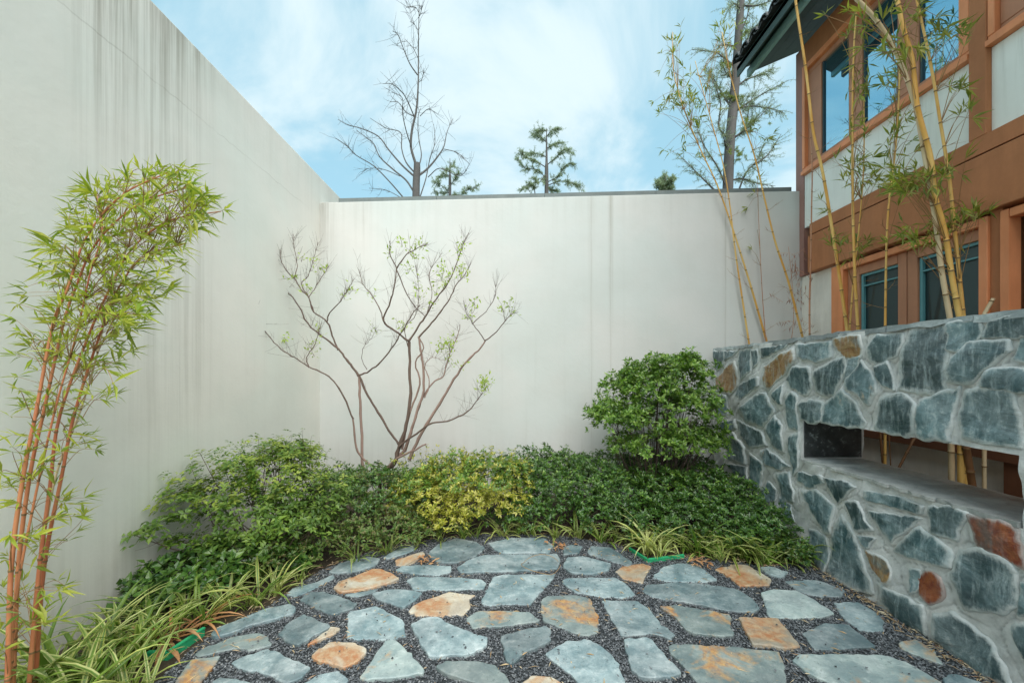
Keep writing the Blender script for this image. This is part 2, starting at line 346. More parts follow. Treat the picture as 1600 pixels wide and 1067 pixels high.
M['lf_bamboo2'] = leafmat('bamboo_leaf_olive', [(.22, .27, .035), (.32, .34, .06), (.12, .20, .03), (.40, .38, .11)], .45, .3)
M['lf_dry'] = leafmat('dry_leaf', [(.30, .14, .10), (.36, .2, .14), (.22, .10, .08)], .7, .2)
M['lf_shrub'] = leafmat('pale_shrub_leaf', [(.06, .13, .018), (.11, .20, .03), (.20, .30, .045), (.08, .16, .03)], .4, .3, 4.)
M['lf_new'] = leafmat('new_shrub_leaf', [(.30, .40, .06), (.36, .42, .09)], .45, .35)
M['lf_dark'] = leafmat('dark_hedge_leaf', [(.025, .07, .014), (.05, .125, .022), (.08, .17, .028), (.12, .21, .035)], .3, .18, 5., .6)
M['lf_azalea'] = leafmat('azalea_leaf', [(.05, .11, .02), (.09, .16, .03), (.13, .19, .04), (.15, .12, .05)], .45, .2, 6.)
M['lf_bush'] = leafmat('round_bush_leaf', [(.05, .13, .016), (.11, .22, .03), (.18, .31, .045), (.25, .36, .08)], .3, .25, 5., .6)
M['lf_gold'] = leafmat('golden_leaf', [(.14, .18, .02), (.32, .34, .035), (.50, .48, .08), (.58, .54, .18)], .4, .3, 7.)
M['lf_spring'] = leafmat('spring_leaf', [(.26, .38, .05), (.38, .48, .09)], .5, .4)
M['lf_conifer'] = leafmat('conifer_leaf', [(.20, .27, .16), (.26, .32, .2), (.32, .38, .24)], .6, .5)
M['lf_conifer_y'] = leafmat('conifer_leaf_bright', [(.17, .23, .03), (.22, .27, .05)], .6, .3)
M['bl_green'] = leafmat('lilyturf_green', [(.11, .20, .03), (.20, .30, .05)], .4, .25)
M['bl_yel'] = leafmat('lilyturf_yellow', [(.46, .49, .13), (.56, .58, .26), (.36, .43, .09)], .4, .3)
M['bl_brown'] = leafmat('lilyturf_dead', [(.55, .26, .11), (.64, .38, .2), (.45, .22, .09)], .6, .3)
M['straw'] = leafmat('straw_litter', [(.55, .42, .24), (.42, .27, .13), (.66, .56, .38), (.30, .15, .08)], .7, .15)

# ------------------------------------------------------------------ ground
g = MB(); g.add([(-150,-150,-.03),(150,-150,-.03),(150,300,-.03),(-150,300,-.03)], [(0,1,2,3)])
tag(g.build('ground', M['grass']), kind='structure')
g = MB()
nx, ny = 90, 110
gx = np.linspace(-2.8, 3.6, nx); gy = np.linspace(-2.2, 5.05, ny); XX, YY = np.meshgrid(gx, gy)
ZZ = .012*np.sin(XX*9+YY*3)*np.sin(YY*7)-.012
v = np.stack([XX, YY, ZZ], -1).reshape(-1, 3); i = (np.arange(ny-1)[:, None]*nx+np.arange(nx-1)[None]).ravel()
g.add(v, np.stack([i, i+1, i+nx+1, i+nx], 1), 0, True)
tag(g.build('planting_bed', M['soil']), kind='structure')
edge_px = [(215,1095),(300,1015),(345,985),(420,948),(500,893),(560,868),(640,848),(740,836),(860,836),(960,850),(1010,874),(1090,870),(1190,885),(1262,882)]
patio_poly = [tuple(G(*p)[:2]) for p in edge_px]+[(swx(3.1)-.0,3.1),(swx(-1.5),-1.5),(-1.7,-1.5),(-1.85,1.2)]
g = MB(); g.add([(x, y, .006) for x, y in patio_poly], [list(range(len(patio_poly)))])
patio = tag(g.build('patio', M['grit']), kind='structure')

# ------------------------------------------------------------------ paving stones (each a part of the patio)
def tr(o, s, pts): return [(o[0]+x/s, o[1]+y/s) for x, y in pts]
c5 = lambda *p: tr((200, 800), 3.2, p)
c6 = lambda *p: tr((650, 800), 3.2, p)
c2 = lambda *p: tr((1100, 740), 3.2, p)
flags = [  # (kind, outline in the photo)
 ('t', [(620,891),(628,881),(640,874),(658,862),(662,866),(648,876),(634,883)]),
 ('t', c5((1340,235),(1400,215),(1470,195),(1480,208),(1430,235),(1385,262),(1345,258))),
 ('s', c6((65,210),(110,160),(200,128),(300,148),(340,175),(300,215),(200,248),(110,245))),
 ('s', [(620,890),(630,884),(653,882),(703,883),(702,892),(684,897),(650,895)]),
 ('s', [(637,905),(650,899),(712,900),(750,903),(758,909),(753,918),(681,919),(650,920)]),
 ('t', c5((1035,375),(1060,345),(1130,325),(1220,285),(1260,285),(1320,310),(1350,330),(1300,352),(1230,370),(1150,388),(1070,395))),
 ('s', c5((1090,405),(1150,394),(1245,377),(1225,392),(1150,414))),
 ('s', c5((1010,295),(1060,255),(1130,235),(1200,222),(1255,232),(1230,265),(1150,290),(1060,300))),
 ('s', c5((1280,220),(1330,190),(1430,160),(1425,185),(1370,207),(1300,227))),
 ('s', c5((800,400),(830,372),(920,350),(1020,308),(1025,325),(950,365),(900,390),(840,415))),
 ('s', c5((865,435),(900,400),(980,395),(1060,420),(1140,450),(1120,475),(1040,500),(1000,498),(930,465))),
 ('s', c5((1225,405),(1290,388),(1380,385),(1465,400),(1430,435),(1375,470),(1340,460),(1250,430))),
 ('t', [(640,953),(647,944),(669,934),(700,924),(741,928),(731,934),(734,944),(722,958),(681,959),(655,959)]),
 ('s', c5((1100,600),(1115,490),(1240,465),(1330,510),(1370,530),(1385,610),(1300,625),(1120,620))),
 ('s', c5((425,605),(460,575),(560,535),(700,480),(800,460),(830,475),(820,505),(740,530),(620,560),(520,600),(450,618))),
 ('s', c5((755,605),(800,555),(880,512),(1005,570),(850,655),(800,640))),
 ('t', c5((905,655),(1012,572),(1055,580),(1030,605),(960,632))),
 ('r', c5((345,700),(400,665),(520,620),(650,600),(690,620),(710,655),(600,685),(540,672),(420,700),(360,710))),
 ('s', c5((525,745),(600,710),(700,680),(740,690),(820,735),(905,770),(860,820),(790,845),(740,825),(650,785),(560,770))),
 ('t', c5((925,715),(1010,650),(1130,652),(1185,680),(1170,715),(1075,770),(1000,745),(940,730))),
 ('r', c5((1165,820),(1290,645),(1340,645),(1380,680),(1475,780),(1470,800),(1200,830))),
 ('r', c5((235,860),(270,800),(320,735),(455,718),(420,770),(370,830),(340,900),(280,930),(230,900))),
 ('s', c5((415,860),(460,820),(540,825),(640,850),(660,900),(540,935),(420,920))),
 ('s', c5((840,870),(950,810),(1050,790),(1095,830),(1085,870),(1030,900),(900,910))),
 ('s', [(644,975),(662,966),(684,964),(703,975),(732,986),(759,995),(758,1006),(737,1019),(672,1023),(659,1006)]),
 ('r', [(684,1041),(700,1033),(744,1033),(772,1039),(787,1053),(795,1070),(760,1072),(735,1063),(700,1052)]),
 ('s', c6((365,150),(480,126),(640,126),(680,165),(660,200),(430,200),(390,175))),
 ('s', c6((210,275),(260,240),(340,212),(700,205),(715,230),(700,278),(500,290),(230,297))),
 ('s', c6((735,170),(780,160),(830,168),(810,200),(740,207))),
 ('s', c6((860,190),(880,165),(970,172),(1075,240),(1060,260),(1000,245),(940,225),(870,205))),
 ('s', c6((740,270),(760,225),(840,220),(970,255),(960,285),(880,305),(780,298))),
 ('t', c6((1000,290),(1040,265),(1130,252),(1172,265),(1130,345),(1040,325))),
 ('s', c6((1185,320),(1240,265),(1310,250),(1400,255),(1500,330),(1440,342),(1250,338))),
 ('t', c2((60,475),(160,450),(220,455),(330,520),(320,550),(180,555),(130,510))),
 ('s', c6((330,440),(390,315),(440,305),(690,305),(680,330),(570,450),(350,455))),
 ('s', c6((735,340),(760,325),(990,318),(1040,345),(1090,405),(1040,420),(900,410),(800,395))),
 ('r', c6((630,440),(660,415),(800,412),(870,430),(890,490),(910,510),(905,590),(840,605),(760,580),(640,530))),
 ('s', c6((935,440),(1110,440),(1170,480),(1220,555),(1290,600),(1270,625),(1200,600),(1030,608),(990,540))),
 ('s', [(1006,920),(1014,912),(1056,909),(1103,912),(1150,920),(1172,933),(1184,948),(1175,954),(1134,951),(1095,942),(1050,935),(1020,930)]),
 ('r', c6((260,525),(310,492),(420,490),(560,495),(612,535),(540,548),(450,560),(290,570))),
 ('r', c6((1225,470),(1300,465),(1560,510),(1580,610),(1500,612),(1390,600),(1350,580),(1300,520))),
 ('s', c6((430,620),(540,590),(640,572),(668,590),(668,640),(560,690),(480,750),(455,735),(440,660))),
 ('s', c6((655,705),(760,640),(870,635),(910,655),(980,710),(1010,770),(1040,830),(1020,875),(930,890),(850,868),(780,800))),
 ('s', c6((1045,640),(1160,632),(1230,700),(1320,800),(1200,822),(1120,815),(1080,780))),
 ('r', [(1047,1012),(1053,1004),(1115,1006),(1215,1016),(1221,1030),(1226,1067),(1225,1085),(1110,1085),(1080,1050)]),
 ('t', [(812,1068),(831,1054),(862,1056),(881,1069),(865,1085),(820,1085)]),
 ('s', c2((410,530),(560,525),(600,535),(700,575),(680,605),(560,600),(500,590))),
 ('r', c2((290,590),(350,575),(460,580),(540,620),(645,690),(580,708),(400,712),(330,705))),
 ('s', c2((655,640),(770,635),(850,680),(900,730),(890,775),(780,770),(700,710))),
 ('t', c2((180,720),(370,720),(400,760),(475,855),(440,862),(250,850))),
 ('s', c2((497,790),(600,742),(720,750),(850,855),(700,865),(560,870))),
 ('r', c2((980,840),(1060,825),(1150,880),(1185,940),(1080,900),(1000,870))),
 ('r', c2((450,930),(480,900),(700,900),(880,905),(1000,940),(1180,1046),(1100,1085),(700,1085),(620,1035),(520,985))),
 ('s', c2((1200,1020),(1260,1000),(1380,1040),(1410,1075),(1250,1075))),
 ('s', c2((285,470),(330,465),(415,490),(380,512),(330,500))),
]
def densify(poly, step, jit, rng):
    p = np.asarray(poly, float); out = []
    for i in range(len(p)):
        a, b = p[i], p[(i+1) % len(p)]; d = np.linalg.norm(b-a); n = max(1, int(round(d/step)))
        u1 = unit(p[i-1]-a); u2 = unit(b-a); rd = min(.007, step*.2); out.append(a+u1*rd); out.append(a+u2*rd)
        for k in range(1, n): out.append(a+(b-a)*k/n+rng.normal(0, jit, 2))
    return np.array(out)
def shoelace(p):
    x, y = p[:, 0], p[:, 1]; return .5*np.sum(x*np.roll(y, -1)-y*np.roll(x, -1))
def inset(p, d):
    """move every vertex inwards along its corner bisector (p counter-clockwise)"""
    a = unit(p-np.roll(p, 1, 0)); b = unit(np.roll(p, -1, 0)-p)
    n = np.stack([-(a+b)[:, 1], (a+b)[:, 0]], 1); n = unit(n); return p+n*d
def flagstone(poly, kind, th=None):
    poly = np.asarray(poly, float); c0 = poly.mean(0); poly = c0+(poly-c0)*(1+.009/np.linalg.norm(poly-c0, axis=1).mean()); p = densify(poly, .035, .0042, R)
    if shoelace(p) < 0: p = p[::-1]
    n = len(p); h = th or R.uniform(.018, .030); sx, sy = R.normal(0, .008, 2); c = p.mean(0)
    def ring(q, z, tilt=True): return np.column_stack([q, z+((q-c)@np.array([sx, sy]) if tilt else 0)*np.ones(len(q))])
    zj = R.normal(0, .0012, n)
    rings = [ring(p, -.02, False), ring(p, h-.005+zj), ring(inset(p, .003), h-.001), ring(inset(p, .006), h)]
    m = MB(); v = np.vstack(rings); i = np.arange(n); j = (i+1) % n; f = []
    for k in range(3): f.append(np.stack([k*n+i, k*n+j, (k+1)*n+j, (k+1)*n+i], 1))
    m.add(v, np.vstack(f)); 
    m.Fs.append((np.array([list(range(3*n, 4*n))]), 0, False))
    return m.build('flagstone', {'s': M['slate'], 'r': M['slate_rust'], 't': M['slate_tan']}[kind], patio), p
stones2d = []
for kind, px in flags:
    poly = [tuple(G(x, y, .024)[:2]) for x, y in px]; o, p = flagstone(poly, kind); stones2d.append(p)
# more of the same paving nearer than the frame's lower edge
fr = []
for gyk in range(7):
    for gxk in range(10):
        cx = -1.6+gxk*.43+(gyk % 2)*.2+R.uniform(-.05, .05); cy = 1.60-gyk*.42+R.uniform(-.05, .05)
        if cx+.2 > swx(cy) or cx < -1.6: continue
        k = R.integers(5, 8); a0 = R.uniform(0, 6); a = a0+np.sort((np.arange(k)+R.uniform(-.25, .25, k))*2*pi/k)
        poly = np.stack([cx+np.cos(a)*R.uniform(.17, .24, k), cy+np.sin(a)*R.uniform(.14, .2, k)], 1)
        if (poly[:, 1] > 1.86).any(): continue
        flagstone(poly, random.choice('sssrrt'))
        stones2d.append(poly)
# gravel chips between them
def gravel():
    q = []
    for (y0, y1, dens) in ((1.75, 4.0, 11000), (.6, 1.75, 5000), (-1.5, .6, 1500)):
        n = int((y1-y0)*4.6*dens); q.append(np.column_stack([R.uniform(-2.2, 2.4, n), R.uniform(y0, y1, n)]))
    q = np.vstack(q)
    keep = inside(q[:, 0], q[:, 1], patio_poly)
    q = q[keep]; hit = np.zeros(len(q), bool)
    for s in stones2d:
        s = np.asarray(s); c = s.mean(0); t = c+(s-c)*.97
        bb = (q[:, 0] > t[:, 0].min()) & (q[:, 0] < t[:, 0].max()) & (q[:, 1] > t[:, 1].min()) & (q[:, 1] < t[:, 1].max())
        idx = np.where(bb)[0]; hit[idx] |= inside(q[idx, 0], q[idx, 1], t)
    onst = hit & (R.random(len(q)) < .006); keep2 = ~hit | onst; zz_ = np.where(onst, .022, 0.)[keep2][:, None]; q = q[keep2]; n = len(q)
    base = np.array([(1,0,0),(0,1,0),(-1,0,0),(0,-1,0),(.2,.1,.8),(0,0,-.6)]); base2 = base[None]*R.uniform(.6, 1.2, (n, 6, 1))
    sc = R.uniform(.0042, .0085, (n, 1))*np.array([1.25, .85, .7])[None]; base2 *= sc[:, None]
    a = R.uniform(0, 2*pi, n); tl = R.uniform(-.7, .7, n)
    x, y, z = base2[..., 0], base2[..., 1], base2[..., 2]
    x, z = x*np.cos(tl)[:, None]-z*np.sin(tl)[:, None], x*np.sin(tl)[:, None]+z*np.cos(tl)[:, None]
    x, y = x*np.cos(a)[:, None]-y*np.sin(a)[:, None], x*np.sin(a)[:, None]+y*np.cos(a)[:, None]
    v = np.stack([x+q[:, 0:1], y+q[:, 1:2], z+.010+zz_+R.uniform(0, .006, (n, 1))], -1).reshape(-1, 3)
    f = np.array([(0,1,4),(1,2,4),(2,3,4),(3,0,4),(1,0,5),(2,1,5),(3,2,5),(0,3,5)])[None]+(np.arange(n)*6)[:, None, None]
    m = MB(); m.add(v, f.reshape(-1, 3)); tag(m.build('gravel', M['gravel']), kind='stuff')
gravel()

# ------------------------------------------------------------------ the two rendered walls
def lwall():
    t = thing('boundary_wall', (lwx(2), 2, 0), 'tall cream rendered wall on the left with dark weathering streaks and a thin crack', 'wall')
    m = MB(); y0, y1 = -4, 9.0; th = .26
    m.add([(lwx(y0), y0, -.1), (lwx(y1), y1, -.1), (lwx(y1), y1, 4.06), (lwx(y0), y0, 4.06), (lwx(y0)-th, y0, -.1), (lwx(y1)-th, y1, -.1), (lwx(y1)-th, y1, 4.06), (lwx(y0)-th, y0, 4.06)],
          [(0,1,2,3),(5,4,7,6),(3,2,6,7),(4,0,3,7),(1,5,6,2)])
    o = m.build('rendered_face', M['lwall'], t); b = o.modifiers.new('bevel', 'BEVEL'); b.width = .008; b.segments = 2
lwall()
BW = lambda X: 5.33+(X+2.567)*(-.34/5.977)       # Y of the back wall face
def bwall():
    t = thing('boundary_wall', (0, BW(0), 0), 'long pale grey rendered wall across the back with faint vertical joints', 'wall')
    m = MB(); x0, x1 = -2.58, 3.6; th = .24; zt = 3.723
    m.add([(x0, BW(x0), -.1), (x1, BW(x1), -.1), (x1, BW(x1), zt), (x0, BW(x0), zt), (x0, BW(x0)+th, -.1), (x1, BW(x1)+th, -.1), (x1, BW(x1)+th, zt), (x0, BW(x0)+th, zt)],
          [(0,1,2,3),(5,4,7,6),(3,2,6,7),(4,0,3,7),(1,5,6,2)])
    o = m.build('rendered_face', M['bwall'], t); b = o.modifiers.new('bevel', 'BEVEL'); b.width = .008; b.segments = 2
    xs = [-2.36, -1.05, .35, 1.75, 3.40]
    for a, c in zip(xs[:-1], xs[1:]):
        k = MB(); ya, yc = BW(a), BW(c); a += .004; d = .085; e = .30; z0, z1 = zt+.002, zt+.085
        k.add([(a,ya+d,z0),(c,yc+d,z0),(c,yc+d,z1),(a,ya+d,z1),(a,ya+e,z0),(c,yc+e,z0),(c,yc+e,z1),(a,ya+e,z1)],
              [(0,1,2,3),(5,4,7,6),(3,2,6,7),(4,0,3,7),(1,5,6,2),(0,4,5,1)]); k.build('coping', M['coping'], t)
bwall()

# ------------------------------------------------------------------ fieldstone wall with its viewing slot
cw = lambda *p: tr((1100, 480), 3.138, p)
c3 = lambda *p: tr((1100, 530), 4.27, p)
c4 = lambda *p: tr((1360, 480), 4.446, p)
c7 = lambda *p: tr((1340, 800), 3.996, p)
T_ = [
 ('s', c3((70,75),(140,85),(130,165),(85,205),(70,180))), ('s', c3((150,82),(215,80),(195,110),(155,138))),
 ('t', c3((80,255),(200,150),(218,200),(215,300),(180,362),(85,320))), ('s', c3((235,85),(300,70),(310,200),(245,255),(235,160))),
 ('s', c3((325,85),(360,80),(360,150),(335,180))), ('s', c3((390,60),(550,35),(530,60),(400,120))),
 ('t', c3((405,180),(520,100),(600,75),(610,140),(530,240),(430,335),(400,270))), ('s', c3((640,40),(835,20),(830,115),(750,150),(650,115))),
 ('s', c3((570,270),(610,195),(700,200),(710,300),(680,360),(630,340))), ('s', c3((225,310),(355,255),(360,310),(250,395),(215,370))),
 ('s', c3((255,460),(350,375),(400,365),(460,480),(390,575),(290,540))), ('s', c3((470,370),(525,320),(525,420),(480,400))),
 ('s', c3((565,400),(590,365),(620,390),(615,590),(570,570),(555,500))), ('s', c3((85,370),(150,380),(150,495),(95,500))),
 ('s', c3((435,600),(480,520),(520,580),(525,735),(470,700))), ('s', c3((645,440),(700,410),(780,430),(780,530),(720,550),(650,520))),
 ('s', c3((110,560),(200,535),(215,590),(135,625))), ('s', c3((235,545),(380,620),(410,700),(310,715),(260,640))),
 ('s', c3((140,680),(205,625),(270,720),(265,825),(175,790))), ('s', c3((305,770),(410,835),(395,900),(360,1020),(310,960))),
 ('s', c3((395,750),(430,735),(550,840),(500,860),(430,830))), ('s', c3((575,660),(630,640),(630,840),(600,890),(580,800))),
 ('s', c3((165,830),(270,850),(285,930),(200,880))), ('s', c3((400,1010),(430,960),(465,1000),(460,1067),(400,1067))),
 ('s', c3((500,910),(560,900),(600,1010),(600,1067),(520,1067))), ('s', c3((640,890),(780,910),(790,950),(720,985),(640,940))),
 ('s', c4((10,280),(60,200),(200,195),(205,260),(175,330),(40,375),(5,340))),
 ('t', cw((645,160),(765,145),(772,205),(765,245),(700,240),(650,195))),
 ('s', c4((215,400),(290,170),(400,150),(520,130),(550,220),(510,560),(350,575),(225,550))),
 ('s', c4((560,110),(740,60),(745,190),(640,280),(560,270))), ('s', c4((570,490),(600,350),(690,255),(920,245),(930,310),(700,505))),
 ('s', c4((810,195),(860,100),(950,60),(1090,20),(1090,190),(870,190))), ('s', c4((1025,340),(1060,230),(1180,200),(1180,370))),
 ('s', c4((825,545),(850,450),(1000,435),(1180,480),(1180,590),(1000,570))),
 ('s', c4((35,430),(110,400),(150,550),(90,530),(50,480))), ('s', cw((550,405),(552,320),(620,275),(690,250),(690,320),(640,425),(580,418))),
 ('s', cw((715,262),(765,250),(745,300),(705,345))), ('s', cw((720,360),(775,280),(830,370),(835,410),(800,465),(760,420),(725,400))),
 ('s', cw((600,480),(690,415),(740,480),(770,560),(755,585),(660,570),(600,560))),
 ('s', c4((40,830),(80,650),(220,615),(310,700),(300,860),(240,885),(60,845))), ('s', c4((345,880),(370,660),(595,580),(570,700),(545,905),(400,905))),
 ('s', c4((640,740),(680,600),(820,580),(990,600),(1040,900),(1040,950),(820,925),(670,890))),
 ('s', cw((605,840),(680,850),(735,880),(650,950))), ('s', c2((510,100),(560,90),(635,165),(630,280),(600,280),(550,190))),
 ('s', c2((725,150),(780,150),(835,265),(770,270))), ('s', c2((830,90),(960,112),(1070,155),(1060,190),(960,165),(825,125))),
 ('s', c2((850,195),(1055,230),(935,330),(900,290))), ('s', c2((1140,175),(1230,170),(1310,200),(1260,315),(1150,280))),
 ('r', c2((1365,225),(1490,250),(1555,290),(1575,450),(1480,400),(1385,350))),
 ('s', c2((1290,400),(1400,390),(1520,470),(1550,640),(1480,680),(1300,650),(1270,500))),
 ('s', c2((970,385),(1080,280),(1190,350),(1230,400),(1230,455),(1110,430))), ('r', c2((1085,520),(1140,505),(1185,530),(1190,600),(1140,630),(1100,590))),
 ('s', c2((1040,490),(1080,495),(1078,560),(1050,575))), ('t', c2((830,400),(900,440),(925,500),(900,530),(860,480))),
 ('s', c2((790,315),(840,325),(815,360))), ('s', c2((650,320),(690,220),(760,320),(800,430),(830,580),(760,610),(640,500))),
 ('s', c2((530,290),(600,320),(620,400),(610,500),(560,440),(530,350))), ('s', c2((905,580),(1090,660),(1100,790),(1030,760),(960,720),(900,650))),
 ('s', c2((1180,720),(1250,710),(1400,830),(1480,950),(1520,1046),(1400,1020),(1260,920),(1180,830))),
 ('s', c2((1560,780),(1700,760),(1760,1000),(1620,960))), ('s', c2((380,130),(430,160),(450,230),(410,210))),
 ('s', c2((1590,690),(1600,560),(1720,560),(1750,700))),
]
SZ = {'t': 'wstone_tan', 's': 'wstone', 'r': 'wstone_red'}
NY0, NY1, NZ0, NZ1 = 1.874, 3.355, .790, 1.126       # the slot in the wall: along Y and Z
WT = .50; WTOP = 1.782; WE = 4.885; WS = -1.4
def ndisp(y, z):
    return (.009*np.sin(y*11+z*5)+.008*np.sin(z*17-y*6+1)+.005*np.sin(y*31+z*23)+.003*np.sin(z*61+y*47))
def grooves(Yg, Zg):
    '''tooled joint lines: 1 along the middle of the gap between neighbouring stones, 0 elsewhere'''
    d1 = np.full(Yg.shape, 9.); d2 = np.full(Yg.shape, 9.)
    for kind, px in T_:
        p = np.array([WR(x, y) for x, y in px]); c0 = p.mean(0); p = c0+(p-c0)*(1+.030/np.linalg.norm(p-c0, axis=1).mean()); lo = p.min(0)-.12; hi = p.max(0)+.12
        js = np.where((Yg[0] > lo[0]) & (Yg[0] < hi[0]))[0]; is_ = np.where((Zg[:, 0] > lo[1]) & (Zg[:, 0] < hi[1]))[0]
        if len(js) == 0 or len(is_) == 0: continue
        sl_ = (slice(is_[0], is_[-1]+1), slice(js[0], js[-1]+1)); y = Yg[sl_]; z = Zg[sl_]; d = np.full(y.shape, 9.)
        for a, b in zip(p, np.roll(p, -1, 0)):
            e = b-a; u = np.clip(((y-a[0])*e[0]+(z-a[1])*e[1])/(e@e+1e-9), 0, 1); d = np.minimum(d, np.hypot(y-a[0]-u*e[0], z-a[1]-u*e[1]))
        d[inside(y.ravel(), z.ravel(), p).reshape(y.shape)] *= -1
        A = d1[sl_]; B = d2[sl_]; d2[sl_] = np.minimum(B, np.maximum(A, d)); d1[sl_] = np.minimum(A, d)
    g = np.clip(1-(d2-d1)/.011, 0, 1)*(d2 < .075)*(d1 > 0); w = .5+.5*np.sin(Yg*23+Zg*31)*np.sin(Zg*19-Yg*7)
    return g*np.clip(.35+w, 0, 1), np.clip((-d1-.008)/.01, 0, 1)
def swall():
    t = thing('stone_wall', (swx(3)+.25, 3, 0), 'grey green slate fieldstone wall on the right with a long viewing slot', 'wall')
    m = MB()
    ys = np.unique(np.round(np.concatenate([np.arange(WS, 1.7, .03), np.arange(1.7, WE, .011), [WE, NY0, NY1]]), 4)); zs = np.unique(np.round(np.concatenate([np.arange(0, WTOP, .011), [WTOP, NZ0, NZ1]]), 4))
    Yg, Zg = np.meshgrid(ys, zs); ey = np.minimum(1, np.minimum(np.abs(Yg-NY0), np.abs(Yg-NY1))*10+.2)
    GR, UN = grooves(Yg, Zg)
    for (xo, sgn) in ((0, -1), (WT, 1)):
        X = swx(Yg)+xo+sgn*ndisp(Yg+xo*3, Zg)*.9; att = None
        if sgn < 0: X = X+GR*.009+UN*.014; att = GR.ravel()
        v = np.stack([X, Yg, Zg], -1).reshape(-1, 3); nyy = len(ys)
        i, j = np.meshgrid(np.arange(len(ys)-1), np.arange(len(zs)-1)); i = i.ravel(); j = j.ravel()
        yc = (ys[i]+ys[i+1])/2; zc = (zs[j]+zs[j+1])/2; ok = ~((yc > NY0) & (yc < NY1) & (zc > NZ0) & (zc < NZ1)); i = i[ok]; j = j[ok]; b = j*nyy+i
        f = np.stack([b, b+1, b+nyy+1, b+nyy], 1); m.add(v, f if sgn > 0 else f[:, ::-1], 0, True, att)
    def strip(a, b):       # a quad band between the two faces along two lists of (y, z)
        pa = np.array(a); n = len(pa)
        xa = swx(pa[:, 0])-ndisp(pa[:, 0], pa[:, 1])*.9; xb = swx(pa[:, 0])+WT+ndisp(pa[:, 0]+WT*3, pa[:, 1])*.9
        v = np.vstack([np.column_stack([xa, pa]), np.column_stack([xb, pa])]); i = np.arange(n-1)
        f = np.stack([i, i+1, i+1+n, i+n], 1); m.add(v, f[:, ::-1] if b else f, 0)
    yr = ys; strip([(y, WTOP) for y in yr], 0)
    yn = ys[(ys >= NY0) & (ys <= NY1)]; strip([(y, NZ0) for y in yn], 0); strip([(y, NZ1) for y in yn], 1)
    zn = zs[(zs >= NZ0) & (zs <= NZ1)]; strip([(NY0, z) for z in zn], 1); strip([(NY1, z) for z in zn], 0)
    strip([(WE, z) for z in zs], 1); strip([(WS, z) for z in zs], 0)
    m.build('mortar_body', M['mortar'], t, attr=True)
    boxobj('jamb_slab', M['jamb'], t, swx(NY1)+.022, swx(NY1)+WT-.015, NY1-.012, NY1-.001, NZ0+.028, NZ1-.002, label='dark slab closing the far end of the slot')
    def wst(poly, kind):
        poly = np.asarray(poly); c0 = poly.mean(0); poly = c0+(poly-c0)*(1+.030/np.linalg.norm(poly-c0, axis=1).mean()); poly[:, 1] = np.clip(poly[:, 1], 0, WTOP-.006)
        p = densify(poly, .035, .0045, R)
        if shoelace(p) < 0: p = p[::-1]
        c = p.mean(0); n = len(p); pr = R.uniform(.005, .017); tl = R.normal(0, .05, 2); rr = []
        for s_, h_, e_ in ((1.0, -.012, 1.), (.985, pr*.6, 1.), (.93, pr, .75), (.80, pr*1.1, .4), (.55, pr*1.15, .1)):
            q = c+(p-c)*s_; hh = h_+(q-c)@tl*(.25 if h_ > 0 else 0)+(R.normal(0, .0012, n) if .5 < s_ < .97 else 0)
            base = ndisp(q[:, 0], q[:, 1])*.9
            rr.append((np.column_stack([swx(q[:, 0])-base-hh, q[:, 0], q[:, 1]]), np.full(n, e_)))
        v = np.vstack([r[0] for r in rr]+[[swx(c[0])-ndisp(c[0], c[1])*.9-pr*1.12, c[0], c[1]]]); e = np.concatenate([r[1] for r in rr]+[[0]])
        k = MB(); i = np.arange(n); j = (i+1) % n
        f = np.vstack([np.stack([a*n+j, a*n+i, (a+1)*n+i, (a+1)*n+j], 1) for a in range(4)])
        k.add(v, f, 0, True, e); k.Fs.append((np.stack([4*n+j, 4*n+i, np.full(n, 5*n)], 1), 0, True))
        return k.build('fieldstone', M[SZ[kind]], t, attr=True)
    for kind, px in T_:
        poly = [tuple(WR(x, y)) for x, y in px]
        poly = [(y, min(max(z, .0), WTOP-.012)) for y, z in poly]; wst(poly, kind)
    # the part of the wall nearer than the frame, and the back face
    for gy_ in np.arange(WS+.15, 1.55, .27):
        for gz_ in np.arange(.14, 1.7, .235):
            k = R.integers(5, 8); a = R.uniform(0, 6)+(np.arange(k)+R.uniform(-.25, .25, k))*2*pi/k
            wst(np.stack([gy_+R.uniform(-.02, .02)+np.cos(a)*R.uniform(.10, .135, k), np.clip(gz_+np.sin(a)*R.uniform(.085, .115, k), 0, WTOP-.01)], 1), random.choice('ssssst'))
    # rough slate ledge bedded along the slot and cap stones along the top, with uneven edges
    y = NY0+.01
    while y < NY1-.05:
        L = min(R.uniform(.28, .5), NY1-y-.005); k = MB(); n = 8; yy = np.linspace(y, y+L-.006, n); a = swx(yy)-R.uniform(.0, .022, n); b = swx(yy)+WT-.01
        h = NZ0+R.uniform(.016, .026)
        v = np.vstack([np.column_stack([a, yy, np.full(n, NZ0+.001)]), np.column_stack([a, yy, h+R.normal(0, .002, n)]), np.column_stack([b, yy, np.full(n, h)]), np.column_stack([b, yy, np.full(n, NZ0+.001)])])
        i = np.arange(n-1); f = np.vstack([np.stack([q*n+i, q*n+i+1, (q+1)*n+i+1, (q+1)*n+i], 1) for q in range(3)]); k.add(v, f[:, ::-1])
        k.add(v[[0, n, 2*n, 3*n]], [(0, 1, 2, 3)]); k.add(v[[n-1, 2*n-1, 3*n-1, 4*n-1]], [(3, 2, 1, 0)])
        k.build('ledge_stone', M['sunlit_sill_slate'], t); y += L
    y = WS
